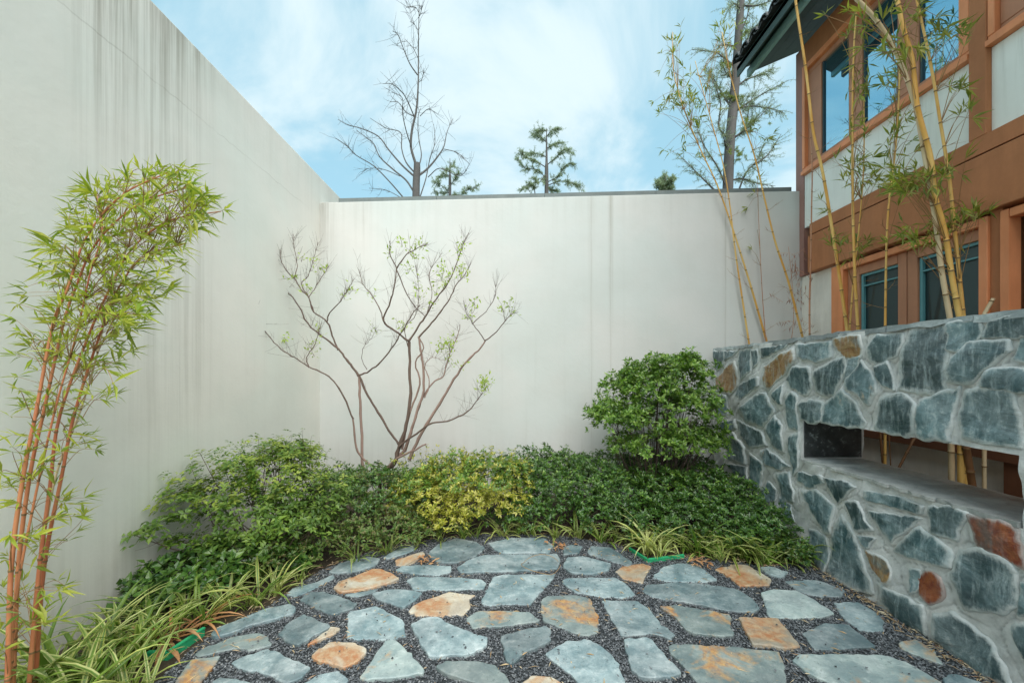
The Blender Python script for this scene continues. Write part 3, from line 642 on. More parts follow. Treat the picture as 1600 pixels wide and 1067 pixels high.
    while y < WE-.1:
        L = min(R.uniform(.25, .55), WE-y); k = MB(); n = 8; yy = np.linspace(y, y+L-.005, n); a = swx(yy)-R.uniform(.0, .016, n); b = swx(yy)+WT+.005
        h = WTOP+R.uniform(.006, .018)
        v = np.vstack([np.column_stack([a, yy, WTOP-.02+R.normal(0, .006, n)]), np.column_stack([a+.004, yy, h+R.normal(0, .004, n)]), np.column_stack([b, yy, np.full(n, h)]), np.column_stack([b, yy, np.full(n, WTOP-.01)])])
        i = np.arange(n-1); f = np.vstack([np.stack([q*n+i, q*n+i+1, (q+1)*n+i+1, (q+1)*n+i], 1) for q in range(3)]); k.add(v, f[:, ::-1])
        k.add(v[[0, n, 2*n, 3*n]], [(0, 1, 2, 3)]); k.add(v[[n-1, 2*n-1, 3*n-1, 4*n-1]], [(3, 2, 1, 0)])
        k.build('cap_stone', M['ledge'], t); y += L
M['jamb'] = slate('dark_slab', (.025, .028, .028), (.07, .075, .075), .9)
M['sunlit_sill_slate'] = slate('sunlit_sill_slate', (.36, .38, .37), (.62, .63, .60), .85)  # lighter copy of the ledge slate, with sunlight put into its colour
M['ledge'] = slate('ledge_slate', (.20, .24, .245), (.38, .42, .42), .80)
swall()

# ------------------------------------------------------------------ the house on the right
def house():
    t = thing('house', (XF+1.5, 2, 0), 'two storey brown and cream house with salmon window frames and tiled eaves', 'house')
    Y = YF; X = XF; D = 8.0; YE = 5.05; YN = -2.0
    # core set back behind the cladding, with real openings' depth
    boxobj('wall', M['brown'], t, X+.16, D, YN, YE-.02, -.05, 5.42, label='plain brown core of the house')
    # lower floor
    boxobj('cream_wall', M['cream'], t, X+.02, X+.158, Y(1304)+.002, YE-.03, 0, 2.67)
    boxobj('cream_wall', M['cream'], t, X+.02, X+.158, YN, Y(1304), 0, .88)
    boxobj('sill', M['brown_lo'], t, X-.05, X+.12, YN, Y(1304)+.03, .882, .945)
    for yy in (2.88, 2.40, 1.2):
        boxobj('timber_post', M['brown_lo'], t, X-.03, X+.018, yy-.14, yy, 0, .88)
    w = MB(); w.box(X-.035, X+.03, Y(1322), Y(1304), .95, 2.645); o = w.build('window', M['wood'], t)
    def sub(nm, m, par, *b): return boxobj(nm, m, par, *b, bevel=.004)
    sub('frame', M['wood'], o, X-.035, X+.03, 2.976, 3.035, .95, 2.645)
    sub('frame', M['wood'], o, X-.035, X+.03, 3.037, Y(1322)-.002, 2.585, 2.645)
    sub('frame', M['brown'], o, X+.03, X+.155, Y(1322)-.002, Y(1322)+.03, .95, 2.58)
    zs0, zs1 = .95, 2.583
    for a, b in ((Y(1322)-.003, Y(1340)), (Y(1400), 3.647), (3.639, Y(1430)), ):
        sub('sash', M['sash'], o, X+.015, X+.09, b, a, zs0, zs1)
    sub('sash', M['sash'], o, X+.015, X+.09, Y(1400)+.002, Y(1340)-.002, 2.50, zs1); sub('sash', M['sash'], o, X+.015, X+.09, 3.04, Y(1430)-.002, 2.50, zs1)
    for a, b in ((Y(1340)-.004, Y(1400)+.004), (Y(1430)-.004, 3.045)):
        boxobj('pane', M['glass_lo'], o, X+.06, X+.07, b, a, zs0, 2.50)
        tf = MB(); tf.box(X+.035, X+.059, a-.026, a, zs0, 2.498); tf.box(X+.035, X+.059, b, a-.028, 2.475, 2.498); tf.box(X+.035, X+.059, b, a-.028, 2.372, 2.385)  # thin lower cross bar is added as a painted reflection of the trim
        tf.build('frame_and_reflection', M['tealframe'], o)
        k = MB(); k.box(X+.112, X+.15, b+.1, a-.15, zs0, 2.45)
    # narrow brown pier and the next opening
    boxobj('pier', M['brown'], t, X-.012, X+.158, Y(1570), 2.974, .95, 2.67)
    w = MB(); w.box(X-.035, X+.05, Y(1584), Y(1570)-.002, .95, 2.645); o = w.build('door_frame', M['wood'], t)
    sub('header', M['wood'], o, X-.035, X+.05, 1.0, Y(1584)-.002, 2.585, 2.645)
    sub('door', M['redwood'], o, X+.09, X+.14, 1.0, Y(1584)-.002, .95, 2.58)
    # beam band between the floors
    boxobj('beam', M['brown'], t, X-.07, X+.158, YN, Y(1271), 2.672, 3.092, bevel=.006)
    boxobj('shadow_gap', M['black'], t, X-.03, X+.15, YN, Y(1271)-.01, 3.093, 3.112)
    boxobj('band', M['brown'], t, X-.045, X+.158, YN, Y(1271)+.0, 3.113, 3.238)
    # upper floor: posts, panels, windows
    boxobj('post', M['brown_up'], t, X-.012, X+.158, Y(1257.5), YE, 2.675, 5.42)
    boxobj('post', M['brown'], t, X-.045, X+.158, Y(1550), Y(1522), 3.24, 5.42, bevel=.005)
    boxobj('render_panel', M['panel'], t, X-.004, X+.158, Y(1522)+.002, Y(1258), 3.24, 3.862)
    boxobj('render_panel', M['panel'], t, X-.004, X+.158, YN, Y(1550)-.002, 3.24, 3.862)
    boxobj('lintel', M['brown'], t, X-.02, X+.158, Y(1522)+.002, Y(1258), 5.16, 5.42)
    boxobj('lintel', M['brown'], t, X-.02, X+.158, YN, Y(1550)-.002, 5.16, 5.42)
    def upwin(ya, yb, panes, fin):
        w = MB(); w.box(X-.055, X+.155, yb, ya, 3.866, 3.905); w.box(X-.035, X+.15, yb+.003, ya-.003, 3.907, 3.935)
        o = w.build('window', M['wood'], t); tw = .075
        sub('frame', M['wood'], o, X-.04, X+.155, ya-.045, ya-.001, 3.937, 5.155); sub('frame', M['wood'], o, X-.04, X+.155, yb+.001, yb+tw, 3.937, 5.155)
        sub('frame', M['wood'], o, X-.04, X+.155, yb+tw+.002, ya-.047, 5.09, 5.155)
        sub('bar', M['sash'], o, X+.002, X+.09, yb+tw+.002, ya-.047, 3.937, 3.985); sub('bar', M['sash'], o, X+.002, X+.09, yb+tw+.002, ya-.047, 5.03, 5.088)
        e = [ya-.047]+[q for p in panes for q in p]+[yb+tw+.002]
        for a, b in zip(e[0::2], e[1::2]):
            sub('mullion', M['sash'], o, X+.0, X+.10, b, a, 3.986, 5.029)
        for a, b in panes:
            boxobj('pane', M['glass_hi'], o, X+.03, X+.04, b+.001, a-.001, 3.987, 5.028)
            boxobj('glazing_bead', M['bead'], o, X+.014, X+.029, b+.001, b+.016, 3.987, 5.028); boxobj('glazing_bead', M['bead'], o, X+.014, X+.029, a-.016, a-.001, 3.987, 5.028)
    upwin(Y(1258), Y(1522), [(Y(1283), Y(1326)), (Y(1347), Y(1402)), (Y(1435), Y(1506))], 0)
    upwin(Y(1550)-.002, 1.0, [(2.70, 2.1), (1.95, 1.3)], 0)
    # roof: soffit boards, teal fascia, slab and barrel tiles
    def roofz(x): return 5.31+(x-2.95)*.43
    sl_ = MB(); xs = [2.80, 9.0]
    def slab(mb, xa, xb, ya, yb, dz0, dz1, mi=0):
        v = [(x, y, roofz(x)+d) for d in (dz0, dz1) for y in (ya, yb) for x in (xa, xb)]
        mb.add(v, [(0,2,3,1),(4,5,7,6),(0,1,5,4),(1,3,7,5),(3,2,6,7),(2,0,4,6)], mi)
    slab(sl_, 2.80, 9.0, YN, 5.22, .10, .16); sl_.build('roof_slab', M['dkteal'], t, label='dark green roof boards')
    x = 2.97
    k = 0
    while x < 3.5:
        q = MB(); slab(q, x, x+.165, YN, 5.20, .0 , .098); q.build('soffit_board', M['dkteal'], t); x += .168
    q = MB(); v = [(2.925, y, z) for z in (5.265, 5.36) for y in (YN, 5.215)]+[(2.965, y, z) for z in (5.265, 5.36) for y in (YN, 5.215)]
    q.add(v, [(0,1,3,2),(4,6,7,5),(0,2,6,4),(1,5,7,3),(2,3,7,6),(0,4,5,1)]); q.build('fascia', M['teal'], t)
    q = MB(); v0 = [(2.80, roofz(2.8)+.02), (2.83, roofz(2.83)+.02), (2.83, roofz(2.83)+.14), (2.80, roofz(2.8)+.15)]
    v = [(x, YN, z) for x, z in v0]+[(x, 5.22, z) for x, z in v0]
    q.add(v, [(0,1,2,3),(7,6,5,4),(0,4,5,1),(1,5,6,2),(2,6,7,3),(3,7,4,0)]); q.build('eave_board', M['dkteal'], t)
    # one pair of tile meshes shared by every row
    def tile_mesh(up):
        q = MB(); n = 7; a = np.linspace(0, pi, n); r0, r1 = .085, .072
        sg = 1 if up else -1; rows = []
        for (xx, rr) in ((0, r0), (.24, r1)):
            for r in (rr, rr-.016): rows.append(np.stack([np.full(n, xx), -np.cos(a)*r, sg*np.sin(a)*r*(.9 if up else .5)+xx*.43], 1))
        v = np.vstack(rows); i = np.arange(n-1)
        for a_, b_ in ((0, 2), (1, 3), (0, 1), (2, 3)): q.add(v, np.stack([a_*n+i, a_*n+i+1, b_*n+i+1, b_*n+i], 1), 0, False)
        return q
    o1 = tile_mesh(True).build('roof_tile', M['tile'], t); o2 = tile_mesh(False).build('roof_tile', M['tile'], t)
    o1.data.transform(__import__('mathutils').Matrix.Translation(ORG['house'] if 'house' in ORG else (0,0,0))); o2.data.transform(__import__('mathutils').Matrix.Translation(ORG['house']))
    base = ORG[t.name]; first = [True, True]
    for k in range(30):
        y = 5.14-k*.19
        for c in range(3):
            for w_, (src, dy_, dz_) in enumerate(((o1, 0, .205), (o2, -.095, .215))):
                xx = 2.735+c*.20
                if c and y < 2.2: continue
                q = src if first[w_] else src.copy()
                if not first[w_]: C.objects.link(q)
                first[w_] = False; q.parent = t
                q.location = (xx-base[0], y+dy_-base[1], roofz(xx)+dz_-.02*c+random.uniform(-.006, .006)-base[2])
                q.rotation_euler = (random.uniform(-.03, .03), random.uniform(-.03, .03), random.uniform(-.03, .03))
    v_ = MB(); slab(v_, 3.4, 9.0, YN, 5.2, .17, .25); v_.build('upper_tiles', M['tile'], t)
M['brown_up'] = plain('mauve_brown_post', (.36, .20, .165), .7, (.31, .17, .14), 20, .2)
house()

# ------------------------------------------------------------------ plants
def nrm(n=1): return R.normal(0, 1, (n, 3))
def whisk(mb, base, d, L, r=.0022, mi=0, k=3, bend=.12, up=.25):
    """a thin slightly crooked twig; returns its points"""
    d = unit(d); p = [np.array(base, float)]; n = 4
    for i in range(n):
        d = unit(d+R.normal(0, bend, 3)+np.array([0, 0, up/n])); p.append(p[-1]+d*L/n)
    p = np.array(p); mb.tube(p, np.linspace(r, r*.4, n+1), k, mi, False); return p

def shrub(root, lumps, nleaf, L, Wd, leafm, stem, base, clip=None, rosette=6, inner=.3, up=.5, nst=26, name='foliage', spread=(.2, .9), bumpy=.13, accent=None, axis_flat=0, holes=0.):
    """foliage as rosettes of folded leaves spread over and inside uneven lumps; lumps: (x, y, z, rx, ry, rz)"""
    lumps = np.array(lumps, float); wgt = (lumps[:, 3]*lumps[:, 4]+lumps[:, 4]*lumps[:, 5]+lumps[:, 3]*lumps[:, 5]); wgt /= wgt.sum()
    m = nleaf//rosette; idx = R.choice(len(lumps), m, p=wgt); lu = lumps[idx]
    u = unit(nrm(m)); u[:, 2] = np.where(u[:, 2] < -.25, -u[:, 2], u[:, 2]); q = u*8
    bmp = np.sin(q[:, 0]*1.3+idx)+np.sin(q[:, 1]*1.7+idx*2)+np.sin(q[:, 2]*1.9+q[:, 0])
    rr = 1+bumpy*bmp*.6+R.normal(0, .06, m)
    inn = R.random(m) < inner; rr = np.where(inn, R.uniform(.35, .85, m), rr)
    c = lu[:, :3]+u*lu[:, 3:]*rr[:, None]
    # drop what lies deep inside a neighbour
    deep = np.zeros(m, bool)
    for l in lumps: deep |= (((c-l[:3])/l[3:])**2).sum(1) < .3
    if holes > 0:
        hn = np.sin(c[:, 0]*19+1)+np.sin(c[:, 2]*17+c[:, 0]*5)+np.sin(c[:, 1]*23+2)
        deep |= (hn > 3-holes*4) & (R.random(m) < .9)
    ok = ~deep & (c[:, 2] > .02)
    if clip is not None: ok &= clip(c)
    c = c[ok]; u = u[ok]; m = len(c)
    ax = unit(u*.8+np.array([0, 0, up])+nrm(m)*.3)
    if axis_flat: ax = unit(ax*np.array([1, 1, 1])+np.array([0, 0, axis_flat]))
    t1 = unit(np.cross(ax, nrm(m))); t2 = np.cross(ax, t1)
    Pb = []; D = []; N = []
    for k in range(rosette):
        a = 2*pi*k/rosette+R.uniform(-.4, .4, m); el = R.uniform(spread[0], spread[1], m)
        rad_ = np.cos(a)[:, None]*t1+np.sin(a)[:, None]*t2
        d = unit(rad_*np.cos(el)[:, None]+ax*np.sin(el)[:, None]); Pb.append(c+d*L*.12-ax*(k*.12*L)); D.append(d); N.append(unit(ax*np.cos(el)[:, None]-rad_*np.sin(el)[:, None]))
    Pb = np.vstack(Pb); D = np.vstack(D); N = np.vstack(N); n = len(Pb); sc = R.uniform(.65, 1.2, n)
    mb = MB(); 
    if accent:
        am, fr = accent; hi = c[:, 2] > np.percentile(c[:, 2], 45); pick = np.tile((R.random(m) < fr*2*hi), rosette)
        leaves(mb, Pb[~pick], D[~pick], N[~pick], L*sc[~pick], Wd*sc[~pick], 0); leaves(mb, Pb[pick], D[pick], N[pick], L*sc[pick], Wd*sc[pick], 1)
        o = mb.build(name, [leafm, am], root)
    else:
        leaves(mb, Pb, D, N, L*sc, Wd*sc); o = mb.build(name, leafm, root)
    sb = MB(); base = np.array(base, float)
    for k in range(nst):
        tgt = c[R.integers(len(c))]; b0 = base[R.integers(len(base))]+np.array([R.normal(0, .03), R.normal(0, .03), 0]); b0[2] = 0
        mid = b0*.45+tgt*.55+R.normal(0, .04, 3); mid[2] = tgt[2]*.45
        sb.tube(spline([b0, mid, tgt], 3), np.linspace(.0065, .0018, 7), 4, 0, False)
        for w in range(5): 
            s_ = mid*.4+tgt*.6; whisk(sb, s_, tgt-s_+nrm()[0]*.2, R.uniform(.06, .16), .0016)
    sb.build('stems', stem, root)['kind'] = 'stuff'; o['kind'] = 'stuff'; return o

inside_walls = lambda c: (c[:, 0] > lwx(c[:, 1])+.02) & (c[:, 1] < BW(c[:, 0])-.02) & ~((c[:, 0] > swx(c[:, 1])-.03) & (c[:, 1] < WE+.03) & (c[:, 0] < 2.9))
# pale green leafy shrub at the foot of the left wall
t = thing('shrub', (-2.05, 3.3, 0), 'tall pale green shrub with layered leaves against the left wall', 'shrub')
shrub(t, [(-2.02, 3.45, .66, .30, .36, .26), (-1.78, 3.35, .52, .24, .3, .22), (-2.22, 3.15, .62, .26, .3, .27), (-2.35, 2.95, .60, .14, .2, .12), (-2.38, 2.78, .46, .10, .22, .08), (-2.34, 2.86, .32, .09, .16, .06),
          (-2.05, 3.15, .40, .38, .34, .26), (-1.7, 3.2, .33, .28, .28, .22), (-2.1, 3.05, .2, .3, .24, .2), (-1.92, 3.5, .80, .2, .2, .13), (-1.55, 3.4, .47, .22, .2, .16)],
      19000, .044, .022, M['lf_shrub'], M['bark'], [(-2.05, 3.3, 0), (-1.95, 3.2, 0)], inside_walls, 5, .3, .4, 60, accent=(M['lf_new'], .2), axis_flat=.7, spread=(-.15, .35), bumpy=.3, holes=.6)
# long bare shoots poking out of its top
sb = MB(); lb = MB()
for k in range(34):
    b = np.array([R.uniform(-2.25, -1.6), R.uniform(3.2, 3.5), R.uniform(.66, .82)]); p = whisk(sb, b, (R.normal(0, .5), R.normal(0, .3), 1), R.uniform(.1, .24), .0018)
    q = p[R.integers(1, 5, 9)]+R.normal(0, .008, (9, 3)); leaves(lb, q, unit(nrm(9)*[1, 1, .3]), np.tile([0, 0, 1.], (9, 1))+nrm(9)*.3, .03, .014)
tag(sb.build('shoots', M['bark'], t), kind='stuff'); tag(lb.build('shoot_leaves', M['lf_shrub'], t), kind='stuff')
def shoots(root, lumps, n, stem, lm, L, H=(.06, .16), k=9):
    sb = MB(); lb = MB(); lumps = np.array(lumps, float)
    for _ in range(n):
        l = lumps[R.integers(len(lumps))]; u = unit(nrm()[0]*[1, 1, .5]+[0, 0, 1.1]); b = l[:3]+u*l[3:]*.92; p = whisk(sb, b, u*[.7, .7, 1]+nrm()[0]*.25, R.uniform(*H), .0016)
        q = p[R.integers(1, 5, k)]+R.normal(0, .006, (k, 3)); leaves(lb, q, unit(nrm(k)+u*.9), unit(nrm(k)*.4+[0, 0, 1.]), R.uniform(.7, 1.1, k)*L, L*.48)
    tag(sb.build('shoots', stem, root), kind='stuff'); tag(lb.build('shoot_leaves', lm, root), kind='stuff')
# dark low creeping leaves beside it
t = thing('shrub', (-2.2, 2.6, 0), 'low dark broad-leaved plant crouching between left wall and lilyturf', 'shrub')
shrub(t, [(-2.26, 2.72, .12, .22, .24, .17), (-2.1, 2.88, .14, .24, .24, .16), (-1.95, 3.02, .12, .22, .2, .14), (-2.36, 2.56, .12, .12, .12, .12), (-1.75, 3.1, .1, .2, .16, .12)], 2600, .055, .034, M['lf_dark'], M['bark_dk'], [(-2.2, 2.7, 0)], inside_walls, 5, .3, .8, 12)
# dark fine-leaved shrub between the pale one and the golden one
t = thing('shrub', (-1.5, 3.7, 0), 'dark green small-leaved mound between pale shrub and golden shrub', 'shrub')
shrub(t, [(-1.35, 3.95, .30, .34, .30, .26), (-1.62, 3.75, .33, .30, .3, .24), (-1.15, 4.2, .27, .34, .3, .24), (-1.45, 3.55, .22, .30, .25, .21), (-1.15, 3.75, .20, .3, .24, .21), (-1.7, 3.45, .2, .24, .24, .2), (-1.5, 4.15, .30, .34, .3, .26), (-1.02, 3.85, .24, .2, .2, .2), (-1.75, 4.0, .31, .3, .3, .26), (-1.0, 4.35, .24, .25, .3, .24), (-1.35, 3.35, .13, .24, .14, .13), (-1.6, 3.22, .14, .26, .16, .14), (-1.05, 3.52, .12, .24, .14, .13), (-1.8, 3.05, .12, .2, .18, .13), (-.85, 3.62, .1, .2, .12, .12)],
      25000, .033, .017, M['lf_azalea'], M['bark_dk'], [(-1.5, 3.8, 0), (-1.2, 3.9, 0)], inside_walls, 6, .3, .6, 50, accent=(M['lf_dark'], .35))
shoots(t, [(-1.35, 3.95, .30, .34, .30, .26), (-1.62, 3.75, .33, .30, .3, .24), (-1.15, 4.2, .27, .34, .3, .24), (-1.5, 4.15, .30, .34, .3, .26)], 50, M['bark_dk'], M['lf_azalea'], .03)
# golden variegated shrub
t = thing('shrub', (-.62, 3.95, 0), 'yellow variegated golden shrub in front of the bare tree', 'shrub')
shrub(t, [(-.92, 4.0, .35, .26, .24, .22), (-.62, 4.05, .44, .32, .28, .25), (-.28, 4.05, .42, .3, .28, .25), (-.02, 4.1, .40, .2, .24, .25), (-.8, 3.8, .30, .32, .2, .22), (-.45, 3.78, .30, .32, .2, .2), (-.15, 3.85, .3, .26, .2, .22), (-1.06, 3.9, .23, .18, .18, .18), (-.6, 3.66, .17, .2, .12, .14)],
      21000, .036, .016, M['lf_gold'], M['bark_dk'], [(-.62, 3.95, 0), (-.3, 3.95, 0), (-.9, 3.95, 0)], inside_walls, 6, .25, .6, 50, accent=(M['lf_bush'], .3), bumpy=.24, holes=.3)
shoots(t, [(-.95, 4.0, .42, .30, .26, .25), (-.62, 4.05, .44, .34, .28, .25), (-.28, 4.05, .42, .3, .28, .25), (-.02, 4.1, .40, .2, .24, .25), (-.45, 3.78, .30, .32, .2, .2)], 60, M['bark_dk'], M['lf_gold'], .034)
t = thing('shrub', (-.35, 4.2, 0), 'dark undergrowth behind and below the golden shrub', 'shrub')
shrub(t, [(-.5, 4.0, .14, .55, .3, .16), (.1, 3.95, .14, .35, .3, .18), (-.4, 4.45, .35, .6, .3, .28), (-1.0, 4.5, .28, .4, .3, .25), (.05, 4.4, .4, .3, .3, .3)], 6500, .032, .016, M['lf_dark'], M['bark_dk'], [(-.4, 4.2, 0)], inside_walls, 6, .3, .6, 12)
# low dark hedge right
t = thing('hedge', (1.1, 4.1, 0), 'wide low dark green hedge running from golden shrub to stone wall', 'hedge')
lum = [(.28, 4.35, .42, .28, .28, .27), (.12, 4.1, .34, .2, .2, .24), (.35, 4.0, .27, .34, .26, .25), (.7, 4.1, .33, .34, .3, .25), (1.05, 4.0, .28, .34, .3, .24), (1.45, 4.05, .3, .36, .3, .24), (1.85, 4.05, .3, .34, .3, .24), (2.12, 3.9, .24, .22, .3, .24),
       (.55, 4.45, .40, .3, .3, .24), (1.0, 4.5, .42, .4, .3, .2), (1.5, 4.5, .4, .4, .3, .22), (1.95, 4.5, .35, .3, .3, .22), (.75, 3.8, .17, .3, .22, .2), (1.15, 3.72, .17, .3, .24, .19), (1.5, 3.68, .19, .32, .26, .2), (1.85, 3.62, .2, .32, .28, .21),
       (2.1, 3.45, .18, .22, .22, .2), (2.18, 3.22, .1, .12, .14, .12), (1.9, 3.4, .13, .25, .18, .15), (.1, 3.85, .16, .24, .2, .17)]
shrub(t, lum, 52000, .034, .018, M['lf_dark'], M['bark_dk'], [(.5, 4.1, 0), (1.2, 4.0, 0), (1.8, 3.9, 0)], inside_walls, 6, .25, .7, 60, accent=(M['lf_bush'], .07), bumpy=.18)
shoots(t, lum, 110, M['bark_dk'], M['lf_dark'], .034, (.04, .11))
shoots(t, lum[:12], 26, M['bark_dk'], M['lf_bush'], .034, (.06, .14))
# big round bush
t = thing('bush', (1.45, 4.38, 0), 'large rounded glossy green bush beside the end of the stone wall', 'bush')
shrub(t, [(1.72, 4.38, 1.40, .34, .34, .27), (1.42, 4.38, 1.36, .32, .34, .26), (1.15, 4.36, 1.24, .27, .3, .22), (.98, 4.3, .98, .24, .28, .2), (1.2, 4.3, 1.0, .28, .3, .25), (1.5, 4.25, 1.02, .32, .34, .28), (1.85, 4.32, 1.1, .27, .34, .3),
          (1.45, 4.2, .74, .34, .28, .17), (1.78, 4.25, .76, .3, .3, .2), (1.15, 4.3, .74, .2, .26, .14), (2.0, 4.3, .78, .18, .24, .24), (1.83, 4.4, 1.58, .13, .15, .12), (1.3, 4.35, 1.5, .18, .2, .1)],
      32000, .047, .023, M['lf_bush'], M['bark_dk'], [(1.5, 4.38, 0), (1.42, 4.4, 0)], inside_walls, 6, .22, .5, 90, bumpy=.22, holes=.6)
shoots(t, [(1.72, 4.38, 1.40, .34, .34, .27), (1.42, 4.38, 1.36, .32, .34, .26), (1.15, 4.36, 1.24, .27, .3, .22), (.98, 4.3, .98, .24, .28, .2), (1.85, 4.32, 1.1, .27, .34, .3)], 60, M['bark_dk'], M['lf_bush'], .045, (.06, .15), 12)
tb = MB()
for (a, b, r) in (((1.5, 4.38, 0), (1.62, 4.36, 1.1), .022), ((1.47, 4.4, 0), (1.25, 4.36, .95), .015), ((1.52, 4.36, 0), (1.85, 4.36, .9), .014), ((1.5, 4.4, .5), (1.5, 4.35, 1.3), .012)):
    a = np.array(a); b = np.array(b); tb.tube(spline([a, a*.5+b*.5+[0, .02, .05], b], 4), np.linspace(r, r*.5, 9), 7)
tb.build('trunk', M['bark_dk'], t)

# ---- lilyturf clumps: blades arching out of a crown, striped along their length
def blade_mesh(L, w, arch, lean, striped, brown=False):
    n = 7; tt = np.linspace(0, 1, n); th = lean+arch*tt**1.3; r = np.concatenate([[0], np.cumsum(np.sin((th[1:]+th[:-1])/2))])*L/(n-1); z = np.concatenate([[0], np.cumsum(np.cos((th[1:]+th[:-1])/2))])*L/(n-1)
    wd = w*np.clip(np.minimum(.55+tt*1.6, (1-tt)*2.6+.03), 0, 1)/2
    cols = (-1, -.45, .45, 1); v = np.array([[r[i], c*wd[i], z[i]-(.0 if abs(c) > .8 else wd[i]*.35)] for i in range(n) for c in cols])
    mb = MB(); f1 = []; f2 = []
    for i in range(n-1):
        b = i*4; f1 += [(b, b+4, b+5, b+1), (b+2, b+6, b+7, b+3)]; f2 += [(b+1, b+5, b+6, b+2)]
    mb.add(v, np.array(f1)); fs = mb.Fs; fs.append((np.array(f2), 1, True))
    return mb, v
BL = []
for k in range(14):
    L = R.uniform(.2, .34); mb, v = blade_mesh(L, R.uniform(.012, .018), R.uniform(.9, 2.1), R.uniform(.15, .7), True); BL.append(mb)
def blade_data(mats, key):
    out = []
    for mb in BL:
        o = mb.build('blade', mats); out.append(o.data); bpy.data.objects.remove(o)
    return out
BD = {'mid': blade_data([M['bl_yel'], M['bl_green']], 0), 'bright': blade_data([M['bl_yel'], M['bl_yel']], 0), 'green': blade_data([M['bl_green'], M['bl_green']], 0), 'brown': blade_data([M['bl_brown'], M['bl_brown']], 0)}
for k in ('bright',):
    for me in BD[k]: me.materials[1] = M['bl_yel2'] if 'bl_yel2' in M else M['bl_yel']
def clump(x, y, n, sc, kinds, label, lean=(0, 0)):
    t = thing('lilyturf', (x, y, -.01), label, 'ornamental grass', 'variegated lilyturf clumps along the paving edge')
    for k in range(int(n*1.3)):
        kd = random.choice(kinds); me = random.choice(BD[kd]); o = bpy.data.objects.new('blade', me); C.objects.link(o); o.parent = t
        a = random.uniform(0, 2*pi); s = sc*random.uniform(.8, 1.4)
        o.location = (random.gauss(0, .02*sc*1.2)+lean[0]*.0, random.gauss(0, .02*sc*1.2), 0); o.scale = (s, s*random.uniform(.8, 1.2), s)
        o.rotation_euler = (random.gauss(0, .12)+lean[1], random.gauss(0, .12)+lean[0]+(.5 if kd == 'brown' else 0), a)
    return t
cl = [ # px, py (foot), blades, size, kinds, label
 (70,1092,26,1.15,('mid','green','mid'),'lilyturf clump at the foot of the tall left bamboo'),
 (118,1062,24,1.05,('mid','green'),'tall lilyturf clump just right of the left bamboo stems'),
 (165,1070,26,1.1,('mid','mid','green'),'lilyturf clump left of the near end of the left green edging'),
 (212,1090,18,.95,('mid','mid'),'lilyturf clump at the bottom edge beside the gravel, nearest the camera'),
 (178,1012,26,1.1,('mid','green'),'long-bladed lilyturf clump touching the left wall'),
 (222,1022,26,1.1,('mid','mid','green'),'arching lilyturf clump right behind the left green edging'),
 (262,1000,26,.92,('brown','brown','brown','mid'),'withered orange-brown lilyturf clump inside the left green edging'),
 (236,972,20,1.0,('green','mid'),'green lilyturf clump behind the withered one'),
 (285,965,20,.9,('green','mid'),'lilyturf clump in shade under the dark broad-leaved plant'),
 (318,972,20,.85,('mid','brown','green'),'lilyturf clump between withered clump and curved slate'),
 (352,950,22,.9,('mid','mid','green'),'lilyturf clump over the end of the long curved slate'),
 (395,945,22,.85,('mid','bright','green'),'lilyturf clump above the long curved slate'),
 (430,925,22,.8,('mid','bright'),'yellowish lilyturf clump spilling to the slates below pale shrub'),
 (400,905,18,.9,('green','green','mid'),'dark green lilyturf clump under the pale green shrub'),
 (470,905,12,.7,('mid','green'),'small lilyturf tuft by the leftmost half-hidden slates'),
 (556,878,14,.62,('mid','green'),'small lilyturf tuft above the dark oval slate'),
 (606,866,16,.66,('mid','mid','green'),'lilyturf tuft left of the dead leaves under golden shrub'),
 (650,853,14,.66,('mid','bright'),'lilyturf tuft at the left foot of the golden shrub'),
 (688,847,12,.66,('mid','green'),'lilyturf tuft below the middle of golden shrub'),
 (742,840,10,.66,('green','mid'),'sparse lilyturf tuft at golden shrub right foot'),
 (786,838,16,.68,('mid','bright'),'lilyturf tuft behind the long flat back slates'),
 (828,838,14,.7,('mid','green'),'pale-tipped lilyturf tuft over the flat slate with dark stain'),
 (868,842,18,.72,('mid','mid'),'lilyturf tuft behind the small square slate'),
 (905,840,18,.74,('mid','green'),'lilyturf tuft between square slate and bright clump'),
 (940,848,16,.72,('mid','green'),'lilyturf tuft just left of the right green edging'),
 (1012,862,38,.86,('bright','bright','mid'),'bright yellow lilyturf clump inside the right green edging'),
 (1045,858,22,.74,('bright','mid'),'smaller bright lilyturf clump at the right end of the green edging'),
 (1088,868,20,.8,('mid','green'),'lilyturf clump behind the pale half-round slate'),
 (1122,876,20,.78,('mid','bright'),'lilyturf clump left of the orange slate by the hedge'),
 (1156,872,20,.84,('mid','green'),'lilyturf clump behind the orange slate by the hedge'),
 (1190,882,22,.86,('mid','green'),'lilyturf clump right of the orange slate by the hedge'),
 (1222,878,22,.86,('mid','mid','green'),'lilyturf clump near the corner of hedge and stone wall'),
 (1250,880,20,.84,('mid','green'),'rightmost lilyturf clump leaning on the stone wall')]
